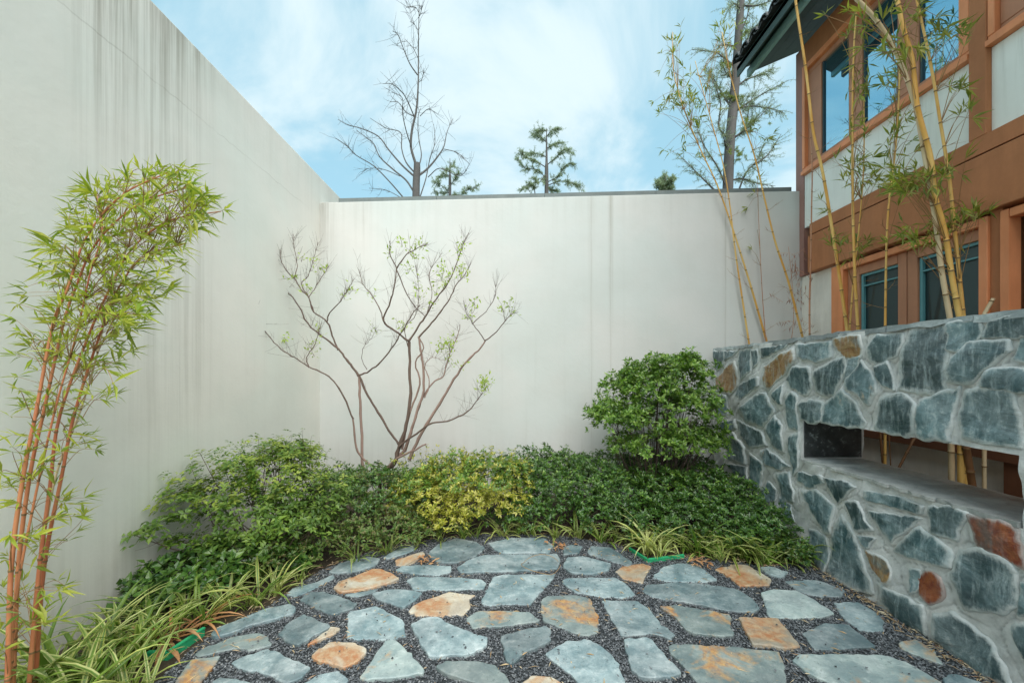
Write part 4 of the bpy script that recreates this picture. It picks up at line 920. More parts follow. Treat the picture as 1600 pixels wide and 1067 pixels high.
cl += [(805,834,16,.66,('mid','green'),'dark lilyturf tuft under the hedge left of the flat stained slate'),(960,842,16,.7,('green','mid'),'lilyturf tuft in hedge shade behind the right green edging end'),(985,846,18,.78,('mid','bright'),'lilyturf tuft immediately left of the bright yellow clump'),(1072,858,18,.8,('mid','green'),'lilyturf tuft immediately right of the bright yellow clump'),(1105,862,20,.86,('mid','green'),'taller lilyturf clump behind the left part of the orange slate'),(1140,866,20,.9,('mid','mid'),'taller lilyturf clump in the hedge behind the orange slate'),(1172,870,20,.9,('mid','green'),'taller lilyturf clump in the hedge left of the stone wall'),(1240,870,20,.95,('mid','green'),'tall dark lilyturf clump between hedge and stone wall base'),(725,842,14,.7,('mid','green'),'lilyturf tuft in shade under the golden shrub, beside the large grey slate'),(22,1130,24,1.1,('mid','green'),'lilyturf clump left of the tall left bamboo, at the picture corner'),(120,1120,24,1.1,('mid','green'),'lilyturf clump at the bottom edge right of the left bamboo stems'),(1032,872,14,.6,('mid','bright'),'tiny lilyturf tuft in front corner of the right green edging'),(1206,872,20,.9,('mid','green'),'lilyturf clump half hidden in the hedge near the stone wall')]
for px, py, n, sc, kinds, lb in cl:
    q = G(px, py); sc *= 1.25 if px > 500 else 1.05; clump(q[0], q[1], n, sc, kinds, lb)

# ---- green plastic edging, litter
def edging(px, label):
    t = [G(*p) for p in px]; m = MB(); k = [np.array(p) for p in t]
    for a, b in zip(k[:-1], k[1:]):
        d = unit(b-a); n = np.array([-d[1], d[0], 0])*.006; a2 = a-d*.004; b2 = b+d*.004
        for z0, z1, w in ((-.02, .032, .6), (.032, .040, 1.5)):
            v = [a2-n*w, b2-n*w, b2+n*w, a2+n*w]; v = [x+[0, 0, z0] for x in v]+[x+[0, 0, z1] for x in v]
            m.add(v, [(0,3,2,1),(4,5,6,7),(0,1,5,4),(1,2,6,5),(2,3,7,6),(3,0,4,7)])
    o = m.build('lawn_edging', M['edging']); tag(o, label, 'garden edging', None, 'thing')
edging([(232,1028),(262,1028),(318,990)], 'bent green plastic edging strip around the withered lilyturf')
edging([(984,862),(1012,880),(1068,873)], 'bent green plastic edging strip around the bright yellow lilyturf')
def litter():
    m = MB(); pts = []
    bd = np.array([G(*p)[:2] for p in edge_px[1:]]+[[swx(y)-.04, y] for y in np.arange(3.1, 1.9, -.12)])
    for k in range(700):
        i = R.integers(len(bd)-1); p = bd[i]+(bd[i+1]-bd[i])*R.random()+R.normal(0, .035, 2); pts.append(p)
    q = np.vstack([pts, np.column_stack([R.uniform(-1.7, 2.1, 520), R.uniform(1.9, 3.5, 520)])]); q = q[q[:, 0] < swx(q[:, 1])-.01]; n = len(q)
    a = R.uniform(0, 2*pi, n); d = np.stack([np.cos(a), np.sin(a), R.uniform(-.05, .2, n)], 1)
    leaves(m, np.column_stack([q, np.full(n, .022)]), d, np.tile([0, 0, 1.], (n, 1))+nrm(n)*.25, R.uniform(.02, .065, n), R.uniform(.003, .009, n))
    q = np.vstack([G(660, 880)[:2]+R.normal(0, .05, (24, 2)), G(872, 858)[:2]+R.normal(0, .05, (24, 2)), G(260, 1002)[:2]+R.normal(0, .05, (20, 2)), G(1095, 884)[:2]+R.normal(0, .05, (30, 2))]); n = len(q); a = R.uniform(0, 2*pi, n)
    leaves(m, np.column_stack([q, R.uniform(.02, .05, n)]), np.stack([np.cos(a), np.sin(a), R.uniform(0, .5, n)], 1), np.tile([0, 0, 1.], (n, 1))+nrm(n)*.4, .06, .014, 1)
    o = m.build('leaf_litter', [M['straw'], M['bl_brown']]); tag(o, kind='stuff')
litter()
m = MB(); a = np.linspace(.4, 2*pi-.2, 26); cc = G(845, 884, .035)
m.tube(np.stack([cc[0]+np.cos(a)*.15, cc[1]+np.sin(a)*.14, .03+.035*np.abs(np.sin(a*1.2))], 1), .0022, 4); 
tag(m.build('straw_loop', M['straw']), 'curled dry straw lying on the long back slate', 'straw', None, 'thing')

# ---- small multi-stemmed tree in front of the back wall
def small_tree():
    t = thing('tree', tuple(P(570, 790, 4.42)*[1, 1, 0]), 'small nearly bare multi-stemmed tree in front of the back wall', 'tree')
    o = (380, 330); s = 2.372
    br = [ # (depth start, depth end, r0, r1, points, pale)
     (4.40,4.45,.017,.011,[(458,1120),(455,1030),(443,930),(437,800),(434,700),(430,612)],1),
     (4.45,4.60,.012,.003,[(430,610),(405,575),(380,545),(352,510),(290,462),(240,415),(205,350),(160,295),(120,270),(80,230)],0),
     (4.52,4.35,.008,.0025,[(352,512),(330,460),(312,410),(262,372),(245,322),(215,290),(190,250),(160,220),(140,180),(135,140)],0),
     (4.48,4.30,.006,.002,[(312,408),(320,375),(350,345),(372,318),(392,285),(410,250)],0),
     (4.44,4.6,.005,.002,[(262,372),(245,320),(262,290),(300,228),(318,200)],0),
     (4.44,4.6,.005,.0018,[(245,320),(215,270),(240,240),(262,175),(278,115)],0),
     (4.44,4.6,.004,.0015,[(190,250),(200,200),(190,140),(186,85)],0),
     (4.42,4.25,.014,.008,[(500,1080),(503,975),(452,922),(420,875),(408,770)],1),
     (4.25,4.10,.008,.0025,[(408,770),(382,705),(345,642),(305,602),(240,575),(190,540),(140,510),(90,455),(60,415),(42,365)],0),
     (4.2,4.25,.005,.002,[(245,577),(235,540),(262,500),(280,450),(290,410)],0),
     (4.42,4.45,.011,.010,[(578,862),(540,812),(500,742),(462,682),(428,606)],0),
     (4.45,4.3,.008,.004,[(428,606),(470,590),(512,555),(560,492),(582,455),(615,400),(655,345)],0),
     (4.4,4.2,.003,.001,[(458,586),(440,545),(448,500),(475,470),(495,430)],0),
     (4.42,4.40,.024,.012,[(505,1085),(520,970),(560,935),(575,880),(598,812),(617,720),(617,620),(615,482)],0),
     (4.40,4.15,.010,.003,[(615,482),(562,442),(520,405),(540,350),(556,290),(568,212),(545,160),(543,110)],0),
     (4.38,4.5,.010,.0025,[(615,480),(650,425),(680,382),(715,322),(762,262),(790,192),(815,125),(838,78)],0),
     (4.25,4.3,.006,.002,[(520,405),(502,352),(470,302),(442,266),(428,215)],0),
     (4.3,4.2,.006,.002,[(568,212),(600,165),(640,140),(685,118)],0),
     (4.3,4.42,.005,.003,[(568,215),(620,330),(672,388)],0),
     (4.44,4.42,.015,.009,[(575,905),(600,880),(625,800),(650,722),(670,662),(665,562),(655,500),(651,465)],1),
     (4.42,4.55,.009,.0025,[(651,465),(700,412),(740,362),(765,322),(790,272),(822,232),(846,190)],0),
     (4.46,4.5,.017,.007,[(615,920),(650,842),(690,772),(740,692),(780,622),(832,552),(870,516),(897,480)],1),
     (4.5,4.55,.006,.002,[(897,480),(940,445),(970,406),(1000,378),(1020,372)],0),
     (4.5,4.4,.005,.002,[(897,480),(872,445),(850,415),(828,378),(816,330)],0),
     (4.45,4.5,.004,.0015,[(850,415),(900,370),(930,322),(938,268)],0),
     (4.38,4.2,.010,.003,[(575,872),(642,822),(702,782),(760,776),(830,742),(862,705),(888,670)],0),
     (4.36,4.3,.013,.007,[(520,968),(560,922),(622,890),(678,860)],1),
     (4.46,4.5,.010,.003,[(600,890),(640,762),(665,690),(702,636),(740,612),(752,576),(762,540),(790,472),(805,420)],1),
     (4.44,4.5,.006,.002,[(672,690),(690,642),(682,600),(672,570),(702,540),(748,552)],1),
     (4.44,4.3,.010,.005,[(590,880),(620,740),(655,640),(640,560),(668,505),(655,470)],1),
     (4.4,4.3,.004,.0015,[(610,500),(600,430),(640,380),(650,300),(640,200)],0),
     (4.35,4.5,.004,.0015,[(680,382),(700,300),(690,230),(740,150)],0)]
    m = [MB(), MB()]; tw = MB(); lf = MB(); tips = []
    for Y0, Y1, r0, r1, pts, pale in br:
        q = spline(np.array([P(o[0]+x/s, o[1]+y/s, Y0+(Y1-Y0)*i/(len(pts)-1)) for i, (x, y) in enumerate(pts)]), 4)
        q += R.normal(0, .0028, q.shape); n = len(q); rr = 1.12*np.linspace(r0, r1, n)*(1+R.normal(0, .05, n)); rr[::7] *= 1.15
        m[pale].tube(q, rr, 7)
        if r1 < .0045:
            L = np.linalg.norm(q[-1]-q[0])
            for k in range(int(9+L*20)):
                f = R.uniform(.35, 1)**.8; i = min(n-2, int(f*(n-1))); d = unit(q[i+1]-q[i]); p = whisk(tw, q[i], d*.7+nrm()[0]*.75+np.array([0, -.0, .6]), R.uniform(.07, .26), .0014, 0, 3, .07, .25)
                if R.random() < .35: whisk(tw, p[2], unit(p[3]-p[2])+nrm()[0]*.4, R.uniform(.05, .14), .0011)
                tips.append(p)
        elif not pale:
            for k in range(3):
                i = R.integers(2, n-1); whisk(tw, q[i], nrm()[0]+np.array([0, 0, .8]), R.uniform(.04, .12), .0018)
    spots = [(215,170,3),(262,178,5),(232,290,5),(300,210,6),(188,240,5),(392,290,6),(375,310,4),(145,470,7),(90,415,3),(250,490,6),(590,115,9),(660,118,10),(635,155,9),(612,210,6),(483,300,4),(645,275,5),(735,240,9),(765,235,8),(805,215,9),(812,130,6),(715,290,6),(745,265,7),
             (690,345,5),(600,430,6),(580,420,5),(650,315,4),(770,470,8),(740,490,8),(765,500,7),(760,545,8),(735,500,6),(805,572,5),(860,335,5),(850,360,4),(832,385,5),(968,360,6),(988,340,6),(990,370,4),(895,630,14),(893,650,14),(905,640,8),(492,435,3),(735,200,5),(800,160,5),(540,150,5),(280,440,5),(265,520,4),(820,230,6)]
    sp2 = MB()
    for x, y, n in spots:
        c = P(o[0]+x/s, o[1]+y/s, R.uniform(4.2, 4.5)); n = int(n*2.6); q = c+R.normal(0, .034, (n, 3)); 
        for w in q[:3]: sp2.tube(np.array([c-[0, 0, .05], (c+w)/2, w]), .0015, 3, 0, False)
        leaves(lf, q, unit(nrm(n)+[0, 0, .5]), unit(nrm(n)+[0, 0, 1]), R.uniform(.03, .055, n), R.uniform(.013, .021, n))
    m[0].build('trunk', M['bark'], t); m[1].build('trunk', M['bark_pale'], t, label='paler brown back stems'); tag(tw.build('twigs', M['bark'], t), kind='stuff'); tag(sp2.build('leafy_shoots', M['bark'], t), kind='stuff'); tag(lf.build('leaves', M['lf_spring'], t), kind='stuff')
small_tree()

# ---- bare tree beyond the wall
def bare_tree():
    Y = 10.0; t = thing('tree', tuple(P(652, 300, Y)*[1, 1, 0]), 'leafless grey tree with a tall spindly leader beyond the back wall', 'tree')
    s = 3.2; o = (500, 0); m = MB(); tw = MB()
    b0 = P(500+480/s, 990/s, Y); m.tube(spline([b0*[1, 1, 0], b0*[1, 1, .5], b0, P(500+485/s, 850/s, Y), P(500+485/s, 815/s, Y)], 4), np.linspace(.105, .075, 17), 8)
    br = [(.05,.010,[(485,880),(478,820),(455,735),(460,650),(480,560),(488,480),(492,380),(492,250),(494,120),(497,28)]),
     (.03,.008,[(470,960),(430,900),(370,850),(300,785),(270,720),(235,690),(183,652)]),(.03,.006,[(470,880),(410,825),(345,750),(290,680),(200,640),(140,625),(90,597)]),
     (.025,.006,[(475,865),(430,810),(408,740),(403,662),(330,640),(250,590)]),(.02,.005,[(415,985),(350,910),(270,830),(180,775),(130,725),(78,690)]),
     (.035,.006,[(490,880),(540,840),(590,780),(620,730),(635,660),(665,592)]),(.02,.006,[(500,985),(530,890),(550,790),(575,710),(568,620)]),
     (.02,.008,[(495,830),(507,770),(492,680),(490,590),(503,540)]),(.02,.006,[(460,745),(430,650),(412,560),(412,490),(360,460)]),
     (.02,.005,[(472,585),(440,510),(410,460),(360,420),(315,418)]),(.02,.005,[(488,375),(450,320),(420,250),(390,175),(362,155)]),
     (.012,.004,[(490,290),(465,240),(425,195)]),(.015,.004,[(478,585),(430,560),(390,510),(350,510)]),(.012,.004,[(500,580),(540,545),(575,560)]),
     (.015,.004,[(540,885),(600,840),(690,880),(735,850)]),(.01,.003,[(497,410),(512,390),(520,342)]),(.012,.004,[(620,745),(680,760),(722,792)]),
     (.012,.004,[(410,990),(330,950),(245,940)]),(.012,.004,[(400,880),(330,850),(270,840),(225,845)]),(.01,.003,[(492,60),(475,35),(430,38)]),(.01,.003,[(492,90),(505,60),(507,25)]),(.01,.003,[(490,150),(470,120),(450,108)])]
    for r0, r1, pts in br:
        dz = R.uniform(-.9, .9) if r0 < .05 else 0
        q = spline([P(o[0]+x/s, o[1]+y/s, Y+dz*i/(len(pts)-1)) for i, (x, y) in enumerate(pts)], 4); n = len(q); m.tube(q, np.linspace(r0*.8, max(r1*.7, .005), n), 6)
        for k in range(int(5+n*.55)):
            i = R.integers(n//3, n-1); d = unit(q[i+1]-q[i]); p = whisk(tw, q[i], d+nrm()[0]*.7, R.uniform(.15, .6), .0045, 0, 3, .15, .15)
            if R.random() < .5: whisk(tw, p[2], nrm()[0]+d, R.uniform(.1, .3), .0035)
    m.build('trunk', M['bark_grey'], t); tag(tw.build('twigs', M['bark_grey'], t), kind='stuff')
bare_tree()

# ---- conifers beyond the wall: drooping feathery sprays
def spray(lf, p, wd, k=10, L=.05, mi=0):
    """needles along a twig's points"""
    n = len(p)-1; i = R.integers(0, n, k*n); f = R.random(k*n)[:, None]; q = p[i]*(1-f)+p[i+1]*f; d = unit(p[i+1]-p[i])
    leaves(lf, q, unit(d*.5+nrm(len(q))*.8+np.array([0, 0, -.15])), nrm(len(q)), R.uniform(.6, 1.2, len(q))*L, wd, mi)
def conifer(px, pyb, pyt, Y, br, r0, label, nspray=7, L=.06, wd=.012, twl=(.15, .4), bright=()):
    t = thing('conifer', tuple(P(px, pyb, Y)*[1, 1, 0]), label, 'tree'); m = MB(); tw = MB(); lf = MB()
    a = P(px, pyb, Y); b = P(px if not isinstance(pyt, tuple) else pyt[0], pyt if not isinstance(pyt, tuple) else pyt[1], Y)
    m.tube(spline([a*[1, 1, 0], a, a*.5+b*.5, b], 5), r0*np.array(list(np.linspace(1.15, .6 if pyb-(pyt if not isinstance(pyt, tuple) else 0) > 150 else .12, 16))), 8)
    for pts in br:
        dz = R.uniform(-.5, .5); q = spline([P(x, y, Y+dz*i/(len(pts)-1)) for i, (x, y) in enumerate(pts)], 4); n = len(q); m.tube(q, np.linspace(r0*.2, .004, n), 5)
        for k in range(int(nspray*n*.5)):
            i = R.integers(n//5, n-1); p = whisk(tw, q[i], unit(q[i+1]-q[i])+nrm()[0]*.65+np.array([0, 0, -.1]), R.uniform(*twl), .004, 0, 3, .2, -.15); spray(lf, p, wd, 9, L)
    for (x, y, sx, sy, n) in bright:
        for k in range(n):
            c = P(x+R.normal(0, sx), y+R.normal(0, sy), Y+R.normal(0, .12)); p = whisk(tw, c, nrm()[0]+[0, 0, .3], R.uniform(.06, .16), .003); spray(lf, p, wd, 14, L, 1)
    m.build('trunk', M['bark_grey'], t); tag(tw.build('twigs', M['bark_grey'], t), kind='stuff'); tag(lf.build('foliage', [M['lf_conifer'], M['lf_conifer_y']], t), kind='stuff')
conifer(854, 302, 200, 13, [[(854,280),(840,265),(820,262),(808,245)],[(854,262),(835,250),(822,245),(816,238)],[(854,245),(838,240),(820,240)],[(854,285),(872,275),(884,258),(902,255)],[(854,258),(870,245),(884,232),(896,243)],[(854,232),(866,225),(880,222)],
     [(854,222),(842,212),(832,208)],[(854,214),(862,203),(872,200)],[(854,290),(875,283),(895,286),(908,293)],[(836,303),(834,292),(825,288),(814,297)],[(854,270),(842,285),(835,276)],[(854,290),(862,297),(872,298)],[(854,205),(846,203),(838,206)]], .085,
    'small dark conifer standing alone above the middle of the back wall', 5, .08, .012, (.1, .28))
conifer(703, 308, 247, 13, [[(703,300),(690,290),(678,284)],[(703,290),(712,278),(716,268)],[(703,275),(692,272),(684,280)],[(703,300),(688,302),(676,296)],[(715,310),(725,300),(736,294),(746,290)],[(703,262),(710,258)],[(703,268),(697,262)],[(703,305),(720,304)]], .06,
    'short wispy conifer just right of the leafless tree beyond the wall', 4, .08, .011, (.1, .25))
conifer(1040, 303, 271, 22, [[(1040,296),(1033,288),(1029,284)],[(1040,290),(1046,283),(1049,280)],[(1040,300),(1048,293)],[(1040,282),(1034,277)],[(1040,300),(1031,297)]], .06,
    'tiny far conifer peeping over the back wall left of the tall conifer', 8, .16, .03, (.2, .45))
w3 = lambda *p: tr((1020, 0), 3.441, p)
conifer(1137, 302, (1162, -60), 8, [w3((400,740),(355,680),(365,560),(340,470),(300,380)), w3((410,560),(370,500),(320,410),(300,370)), w3((430,350),(370,300),(330,280),(210,265)), w3((455,465),(500,430),(600,390),(660,360)), w3((420,620),(500,560),(600,500),(730,430)),
     w3((440,740),(500,680),(520,560),(560,480)), w3((400,1020),(350,900),(280,790),(240,690)), w3((460,1030),(500,930),(560,860),(600,770)), w3((400,800),(385,760),(380,700)), w3((340,1030),(280,970),(200,890),(130,820)), w3((455,330),(500,230),(540,150),(600,130)),
     w3((470,180),(510,80),(520,-20)), w3((480,60),(440,20),(400,60)), w3((490,30),(560,30),(640,0)), w3((440,590),(520,570),(620,580),(700,600)), w3((430,740),(480,710),(560,640),(640,560)), w3((545,885),(620,830),(690,720)), w3((420,970),(480,960),(560,985),(660,1000)), w3((470,260),(400,240),(350,250)), w3((455,420),(400,400),(370,330))], .10,
    'tall slender conifer with grey trunk rising behind the right part of back wall', 5, .05, .006, (.12, .36), [(1149,155,8,6,26),(1137,103,5,5,14),(1174,192,10,5,24),(1154,241,8,4,20),(1130,150,6,7,16),(1168,50,4,8,12)])

# ---- bamboo
def culm(mb, q, r0, r1, gap, k=9):
    """a jointed stem: each node is a slight flare with a dark ring"""
    seg = np.linalg.norm(np.diff(q, axis=0), axis=1); s = np.concatenate([[0], np.cumsum(seg)]); T = s[-1]
    at = lambda u: np.array([np.interp(u, s, q[:, j]) for j in range(3)])
    u = 0; nodes = []; us = []; rs = []
    while u < T-.02:
        g = gap*R.uniform(.85, 1.15); 
        r = r0+(r1-r0)*u/T
        for du, f in ((0, 1.0), (.004, 1.13), (.010, 1.13), (.016, .96), (.03, 1.)):
            if u+du < T: us.append(u+du); rs.append(r*f)
        for du in (g*.35, g*.7):
            if u+du < T: us.append(u+du); rs.append(r)
        nodes.append(u); u += g
    us.append(T); rs.append(r1); pts = np.array([at(a) for a in us]); mb.tube(pts, rs, k)
    for u in nodes[1:]:
        r = r0+(r1-r0)*u/T; mb.tube(np.array([at(u+.002), at(u+.006), at(min(u+.011, T))]), [r*1.14, r*1.2, r*1.14], k, 1, False)
    return [(at(u), r0+(r1-r0)*u/T) for u in nodes]
def fan(col, p, d, L, n=5, spread=.8, wd=.011):
    d = unit(d); 
    for i in range(n):
        dd = unit(d+nrm()[0]*spread*.5+np.array([0, 0, -.12])); col.append((p, dd, L*R.uniform(.65, 1.15), wd*R.uniform(.8, 1.2)))
def put_leaves(root, lst, m, objn=300, name='leaf'):
    """the nearest and largest leaves as parts of their own, the rest joined"""
    lst = sorted(lst, key=lambda a: -a[2]/a[0][1]); me0 = []
    for k in range(6):
        mb = MB(); leaves(mb, [[0, 0, 0]], [[1, 0, 0]], [[0, 0, 1]], 1., R.uniform(.12, .16), 0, R.uniform(0, .25), .2); o = mb.build(name, m); me0.append(o.data); bpy.data.objects.remove(o)
    import mathutils
    o0 = ORG[root.name]
    for p, d, L, w in lst[:objn]:
        o = bpy.data.objects.new(name, random.choice(me0)); C.objects.link(o); o.parent = root; o.location = tuple(p-o0)
        o.rotation_euler = mathutils.Vector(d).to_track_quat('X', 'Z').to_euler(); o.rotation_euler.rotate_axis('X', random.gauss(0, .7)); o.scale = (L, L, L)
    r = lst[objn:]
    if r:
        mb = MB(); leaves(mb, np.array([a[0] for a in r]), np.array([a[1] for a in r]), unit(nrm(len(r))*.5+[0, 0, 1]), np.array([a[2] for a in r]), np.array([a[3] for a in r]), 0, .15, .2)
        o = mb.build('foliage', m, root); tag(o, kind='stuff')
def left_bamboo():
    Y = 1.72; t = thing('bamboo', tuple(P(36, 1100, Y)*[1, 1, 0]), 'leafy bamboo clump with reddish stems leaning right before the left wall', 'bamboo')
    A = [[(6,1150),(12,1064),(18,880),(37,740),(57,640),(83,505),(106,450),(135,370),(190,305),(265,268)],
         [(16,1150),(20,1064),(29,880),(47,740),(69,640),(99,505),(118,450),(150,380),(215,320),(300,290)],
         [(40,1150),(46,1064),(62,880),(60,740),(92,640),(148,505),(172,450),(205,390),(262,345),(345,330)],
         [(50,1150),(55,1064),(68,890),(97,740),(118,640),(162,505),(185,450),(225,400),(290,380)],
         [(44,1150),(48,1064),(66,860),(88,740),(126,640),(150,560),(168,480),(190,400),(230,360)],
         [(10,1150),(17,1060),(24,940),(52,790),(86,640),(120,520),(140,430),(160,360),(150,300)]]
    A[2] = [(40,1150),(46,1064),(60,900),(78,760),(93,650),(140,520),(172,450),(205,390),(262,345),(345,330)]
    nodes = []; mbs = []
    for i, a in enumerate(A):
        Ya = Y+[-.05, 0, .05, .09, .14, -.02][i]; q = spline([P(x, y, Ya+.12*max(0, (1150-y)/900)**2) for x, y in a], 6)
        q = q[q[:, 2] > -.02] if (q[:, 2] < 0).any() else q
        if q[0][2] > .01: q = np.vstack([q[0]*[1, 1, 0], q])
        m = MB(); nn = culm(m, q, [.0098, .0092, .0088, .0096, .0065, .0055][i], .0022, .135, 10); m.build('culm', [M['culm_r'] if i != 4 else M['culm_p'], M['node']], t); nodes += nn
    P0 = np.array([n[0] for n in nodes]); tw = MB(); lv = []
    regions = [([(100,330),(130,295),(200,285),(250,262),(295,262),(300,300),(345,325),(310,360),(295,410),(250,440),(235,490),(190,520),(150,500),(110,450),(75,440),(60,400),(90,370)], 275),
               ([(110,440),(230,440),(220,500),(200,560),(150,590),(60,560),(70,500)], 80),
               ([(5,460),(60,440),(110,520),(50,560)], 10), ([(15,560),(60,520),(190,560),(180,640),(60,650),(10,620)], 40),
               ([(0,640),(150,640),(150,700),(170,690),(60,760),(0,740)], 26), ([(0,740),(150,770),(110,860),(70,900),(0,880)], 26), ([(60,880),(110,860),(95,980),(60,1030),(0,1020),(0,900)], 26), ([(290,270),(340,320),(360,335),(300,340)], 18), ([(130,300),(140,290),(190,270),(240,250),(230,290)], 16), ([(245,480),(290,430),(270,450),(230,440)], 5)]
    for poly, n in regions:
        for x, y in sample_poly(poly, n):
            tgt = P(x, y, Y+R.normal(.06, .16)); 
            if tgt[0] < lwx(tgt[1])+.05: tgt = P(x, y, Y-.1)
            d2 = np.linalg.norm((P0-tgt)*[1, 1, .8], axis=1)+np.where(P0[:, 2] > tgt[2]-.02, .5, 0); b = P0[np.argsort(d2)[R.integers(0, 3)]]
            if np.linalg.norm(tgt-b) > .5: b = tgt+(b-tgt)*.4
            mid = (b+tgt)/2+[0, 0, .03]+nrm()[0]*.015; q = spline([b, mid, tgt], 3); tw.tube(q, np.linspace(.0017, .0008, len(q)), 3, 0, False)
            d = unit(tgt-b); side = np.sign(x-150) if y < 600 else np.sign(R.normal()+.2)
            L = R.uniform(.055, .10)
            fan(lv, tgt, d+np.array([side*.7, 0, -.05]), L, R.integers(3, 7), 1.1, .0085)
            if R.random() < .5: fan(lv, q[4], d+nrm()[0]*.6, L*.9, 3, 1.1, .0095)
    # keep leaves out of the wall
    lv = [a for a in lv if (a[0]+a[1]*a[2])[0] > lwx(a[0][1])+.01]
    tag(tw.build('twigs', M['twig'], t), kind='stuff'); put_leaves(t, lv, M['lf_bamboo'], 300)
left_bamboo()
def yb(label, a, Y, r0, r1, mat_, spots=(), twn=8, gap=.2, Ytop=0, leafm='lf_bamboo2', drop=True, X0=None):
    Y1 = Y; q = spline([P(x, y, Y+Ytop*i/(len(a)-1)) for i, (x, y) in enumerate(a)], 6)
    b = q[0].copy(); b[2] = 0; b[:2] -= (q[3]-q[0])[:2]*.4; q = np.vstack([b, b*.6+q[0]*.4, q])
    t = thing('bamboo', tuple(b), label, 'bamboo', 'yellow bamboo stems behind the stone wall'); m = MB(); nn = culm(m, q, r0, r1, gap, 10); m.build('culm', [M[mat_], M['node']], t)
    tw = MB(); lv = []; P0 = np.array([n[0] for n in nn])
    for (x, y, sx, sy, n) in spots:
        for k in range(int(n*1.5)):
            tgt = P(x+R.normal(0, sx*1.15), y+R.normal(0, sy), Y+R.normal(0, .10)); 
            if tgt[0] > XF-.12: tgt[0] = XF-.14
            d2 = np.linalg.norm(P0-tgt, axis=1)+np.where(P0[:, 2] > tgt[2], .3, 0); bb = P0[np.argsort(d2)[min(R.integers(0, 3), len(d2)-1)]]
            qq = spline([bb, (bb+tgt)/2+[0, 0, .03], tgt], 3); tw.tube(qq, np.linspace(.0028, .0012, len(qq)), 3, 0, False)
            fan(lv, tgt, (tgt-bb)+[0, 0, -.02], R.uniform(.08, .13), R.integers(4, 7), 1.1, .013)
    for p, r in nn[2:]:
        if R.random() < .7 and p[2] > 1.75:
            s = random.choice((-1, 1)); w = whisk(tw, p, np.array([s*1.0, R.normal(0, .4)-.1, .55]), R.uniform(.05, .22), .0022, 0, 3, .15, .2)
            for z in range(2): whisk(tw, w[2], unit(w[3]-w[2])+nrm()[0]*.6, R.uniform(.04, .10), .0014)
    lv = [a_ for a_ in lv if (a_[0]+a_[1]*a_[2])[0] < XF-.08]
    tag(tw.build('twigs', M['twig'], t), kind='stuff')
    if lv: put_leaves(t, lv, M[leafm], 60)
    return t, tw
S1 = [(1053,70,6,14,5),(1052,105,10,14,8),(1060,140,14,14,10),(1075,160,12,10,9),(1045,160,10,8,6),(1080,190,8,14,6),(1065,230,16,10,5)]
yb('leftmost yellow bamboo with feathery top leaning far left above the back wall', [(1200,540),(1165,420),(1125,300),(1093,230),(1065,160),(1052,105),(1051,50)], 4.95, .017, .003, 'culm_y', S1, 6, .24, -.05)
yb('yellow bamboo crossing the leftmost one, leaning left to a thin grey top', [(1171,540),(1150,400),(1141,325),(1131,262),(1114,198),(1096,133),(1086,95)], 4.96, .015, .003, 'culm_y', [(1095,120,12,16,7),(1105,170,10,14,5),(1140,40,10,14,5)], 6, .24, -.1)
yb('thin dark upright bamboo between the two leftmost pairs', [(1197,538),(1190,440),(1184,300),(1186,260)], 4.93, .007, .002, 'culm_k', [(1182,320,5,20,4)], 6, .2, 0)
yb('yellow bamboo leaning left from behind the stone wall end, third thick stem', [(1255,530),(1232,440),(1212,380),(1197,320),(1178,240),(1158,180),(1140,110),(1128,50)], 4.7, .017, .004, 'culm_y', [(1195,215,12,12,4),(1128,60,8,16,5)], 6, .24, -.1)
yb('slim straight pinkish bamboo just left of the house corner', [(1265,530),(1265,470),(1267,400),(1268,330),(1269,262),(1266,200)], 4.55, .013, .005, 'culm_k', (), 10, .2, 0)
yb('long yellow bamboo running up in front of the left upper window edge', [(1325,525),(1314,447),(1302,369),(1291,300),(1282,253),(1271,208),(1262,132),(1257,93),(1247,28),(1236,-50)], 3.85, .0165, .010, 'culm_y', [(1305,375,8,8,5),(1290,330,6,8,3)], 6, .25, -.1)
yb('straight yellow bamboo before the first lower window', [(1341,520),(1336,435),(1333,345),(1332,270),(1332,169),(1334,80),(1338,20)], 3.72, .017, .006, 'culm_y', [(1352,135,12,14,9),(1350,265,16,14,12),(1340,200,10,12,6),(1335,60,14,14,8)], 6, .24, -.1)
yb('slender yellow bamboo hugging the straight one on its right', [(1327,520),(1335,420),(1341,369),(1347,300),(1350,240),(1350,150)], 3.85, .012, .004, 'culm_y', [(1350,385,8,8,8),(1365,285,12,10,6),(1320,395,6,6,3),(1320,260,14,10,5)], 6, .2, 0)
yb('lone upright yellow bamboo before the right half of first lower window', [(1383,520),(1385,390),(1389,315),(1397,253),(1403,183),(1406,110)], 3.35, .012, .005, 'culm_y', [(1398,225,14,12,8),(1405,170,12,12,6),(1400,120,12,12,6),(1385,300,8,10,3)], 6, .17, 0)
yb('thick pale bamboo arching left high before the house', [(1485,500),(1471,420),(1461,339),(1446,250),(1431,169),(1411,107),(1389,62),(1364,25),(1325,-15)], 2.92, .0195, .012, 'culm_p', [(1385,70,16,14,7),(1350,25,20,12,6)], 6, .23, -.1)
yb('thick orange-yellow bamboo beside the pale arching one', [(1500,500),(1488,435),(1476,360),(1461,306),(1454,245),(1434,169),(1425,93),(1411,42),(1396,-30)], 2.88, .0195, .013, 'culm_y', [(1420,290,20,8,14),(1450,285,16,10,12),(1425,75,14,12,9),(1440,20,18,12,6),(1408,270,14,8,8)], 6, .23, -.06)
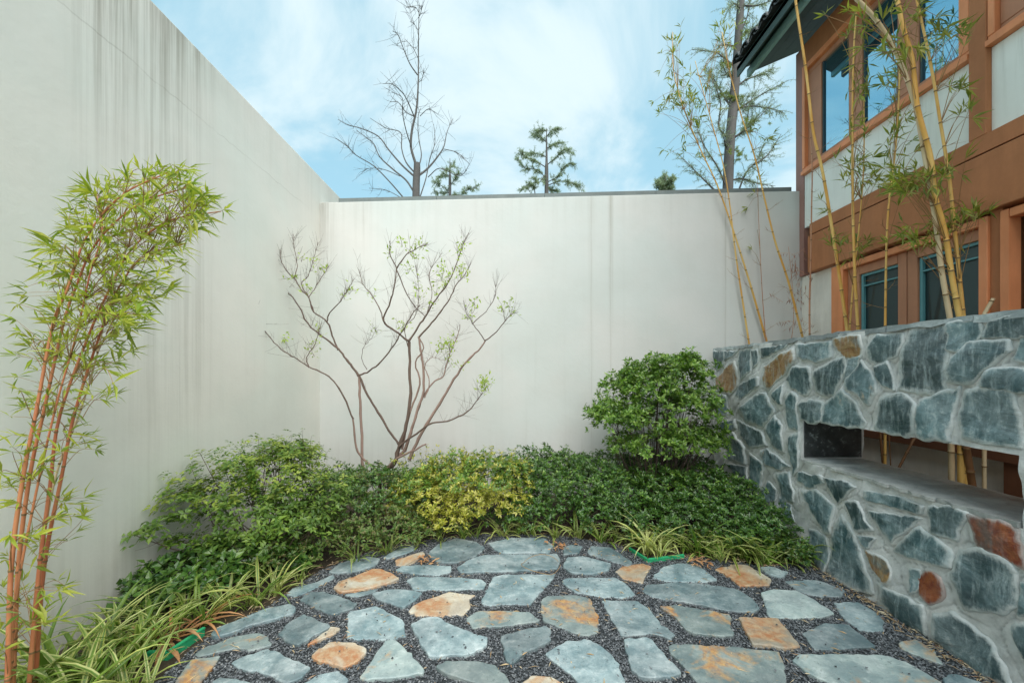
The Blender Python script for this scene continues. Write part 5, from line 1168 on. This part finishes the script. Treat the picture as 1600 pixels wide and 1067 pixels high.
yb('rightmost tall yellow bamboo with drooping dark leaves', [(1506,500),(1495,390),(1489,330),(1482,270),(1468,183),(1459,127),(1445,56),(1430,-10)], 2.95, .0165, .007, 'culm_y', [(1490,345,10,12,9),(1525,330,12,6,9),(1500,135,10,5,5),(1505,175,8,6,4),(1478,268,10,8,8),(1490,60,16,10,6),(1410,370,14,8,5),(1450,375,14,8,8)], 6, .2, 0, leafm='lf_bamboo2')
q = np.array([P(1538, 520, 2.9)*[1, 1, 0], P(1538, 490, 2.9), P(1552, 466, 2.88)]); t = thing('bamboo', tuple(q[0]), 'short cut bamboo stub slanting above the stone wall', 'bamboo'); m = MB(); culm(m, np.array([q[0], q[0]*.3+q[1]*.7, q[1]+(q[1]-q[2])*.3, q[2]]), .0125, .0115, .3); m.build('culm', [M['culm_p'], M['node']], t)
# dead sprays hanging by the back wall
t = thing('bamboo', (3.12, 4.8, 0), 'withered pinkish bamboo sprays beside the slim pinkish stem', 'bamboo'); m = MB(); tw = MB(); lv = []
culm(m, spline([(3.12, 4.8, 0), (3.1, 4.8, 1.2), P(1240, 500, 4.8), P(1232, 385, 4.78)], 5), .006, .002, .2, 7)
for k in range(34):
    c = P(R.normal(1243, 12), R.uniform(395, 510), 4.8+R.normal(0, .05)); w = whisk(tw, c, nrm()[0]*[1, .4, 1], R.uniform(.08, .2), .0016); 
    for j in range(1, 5): lv.append((w[j], unit(nrm()[0]*[.5, .5, .2]+[0, 0, -.9]), R.uniform(.04, .08), .008))
m.build('culm', [M['culm_k'], M['node']], t); tag(tw.build('twigs', M['bl_brown'], t), kind='stuff'); put_leaves(t, lv, M['lf_dry'], 60)
# bamboo seen through the slot: crossed stems tied to a stake
def slot_b(label, pts, Y, r):
    q = np.array([P(x, y, Y+dy) for x, y, dy in pts]); b = q[-1].copy(); 
    d = q[-1]-q[0]; b = q[-1]+d*(q[-1][2]/max(.05, -d[2]+1e-6)) if d[2] < 0 else b; b[2] = 0
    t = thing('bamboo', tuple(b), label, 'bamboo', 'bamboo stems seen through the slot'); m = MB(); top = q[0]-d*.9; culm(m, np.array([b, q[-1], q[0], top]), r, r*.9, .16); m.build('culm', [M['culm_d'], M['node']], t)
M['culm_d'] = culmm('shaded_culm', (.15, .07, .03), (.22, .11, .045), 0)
slot_b('upright bamboo seen through the slot near its dark end', [(1375,675,0),(1380,728,0)], 3.55, .011)
slot_b('thin bamboo in the slot, second from its dark end', [(1389,682,0),(1392,732,0)], 3.5, .005)
slot_b('slanting bamboo brace seen through the slot', [(1427,687,0),(1404,731,0)], 3.3, .010)
slot_b('thick bamboo seen through the right part of the slot', [(1510,700,0),(1519,756,0)], 2.85, .022)
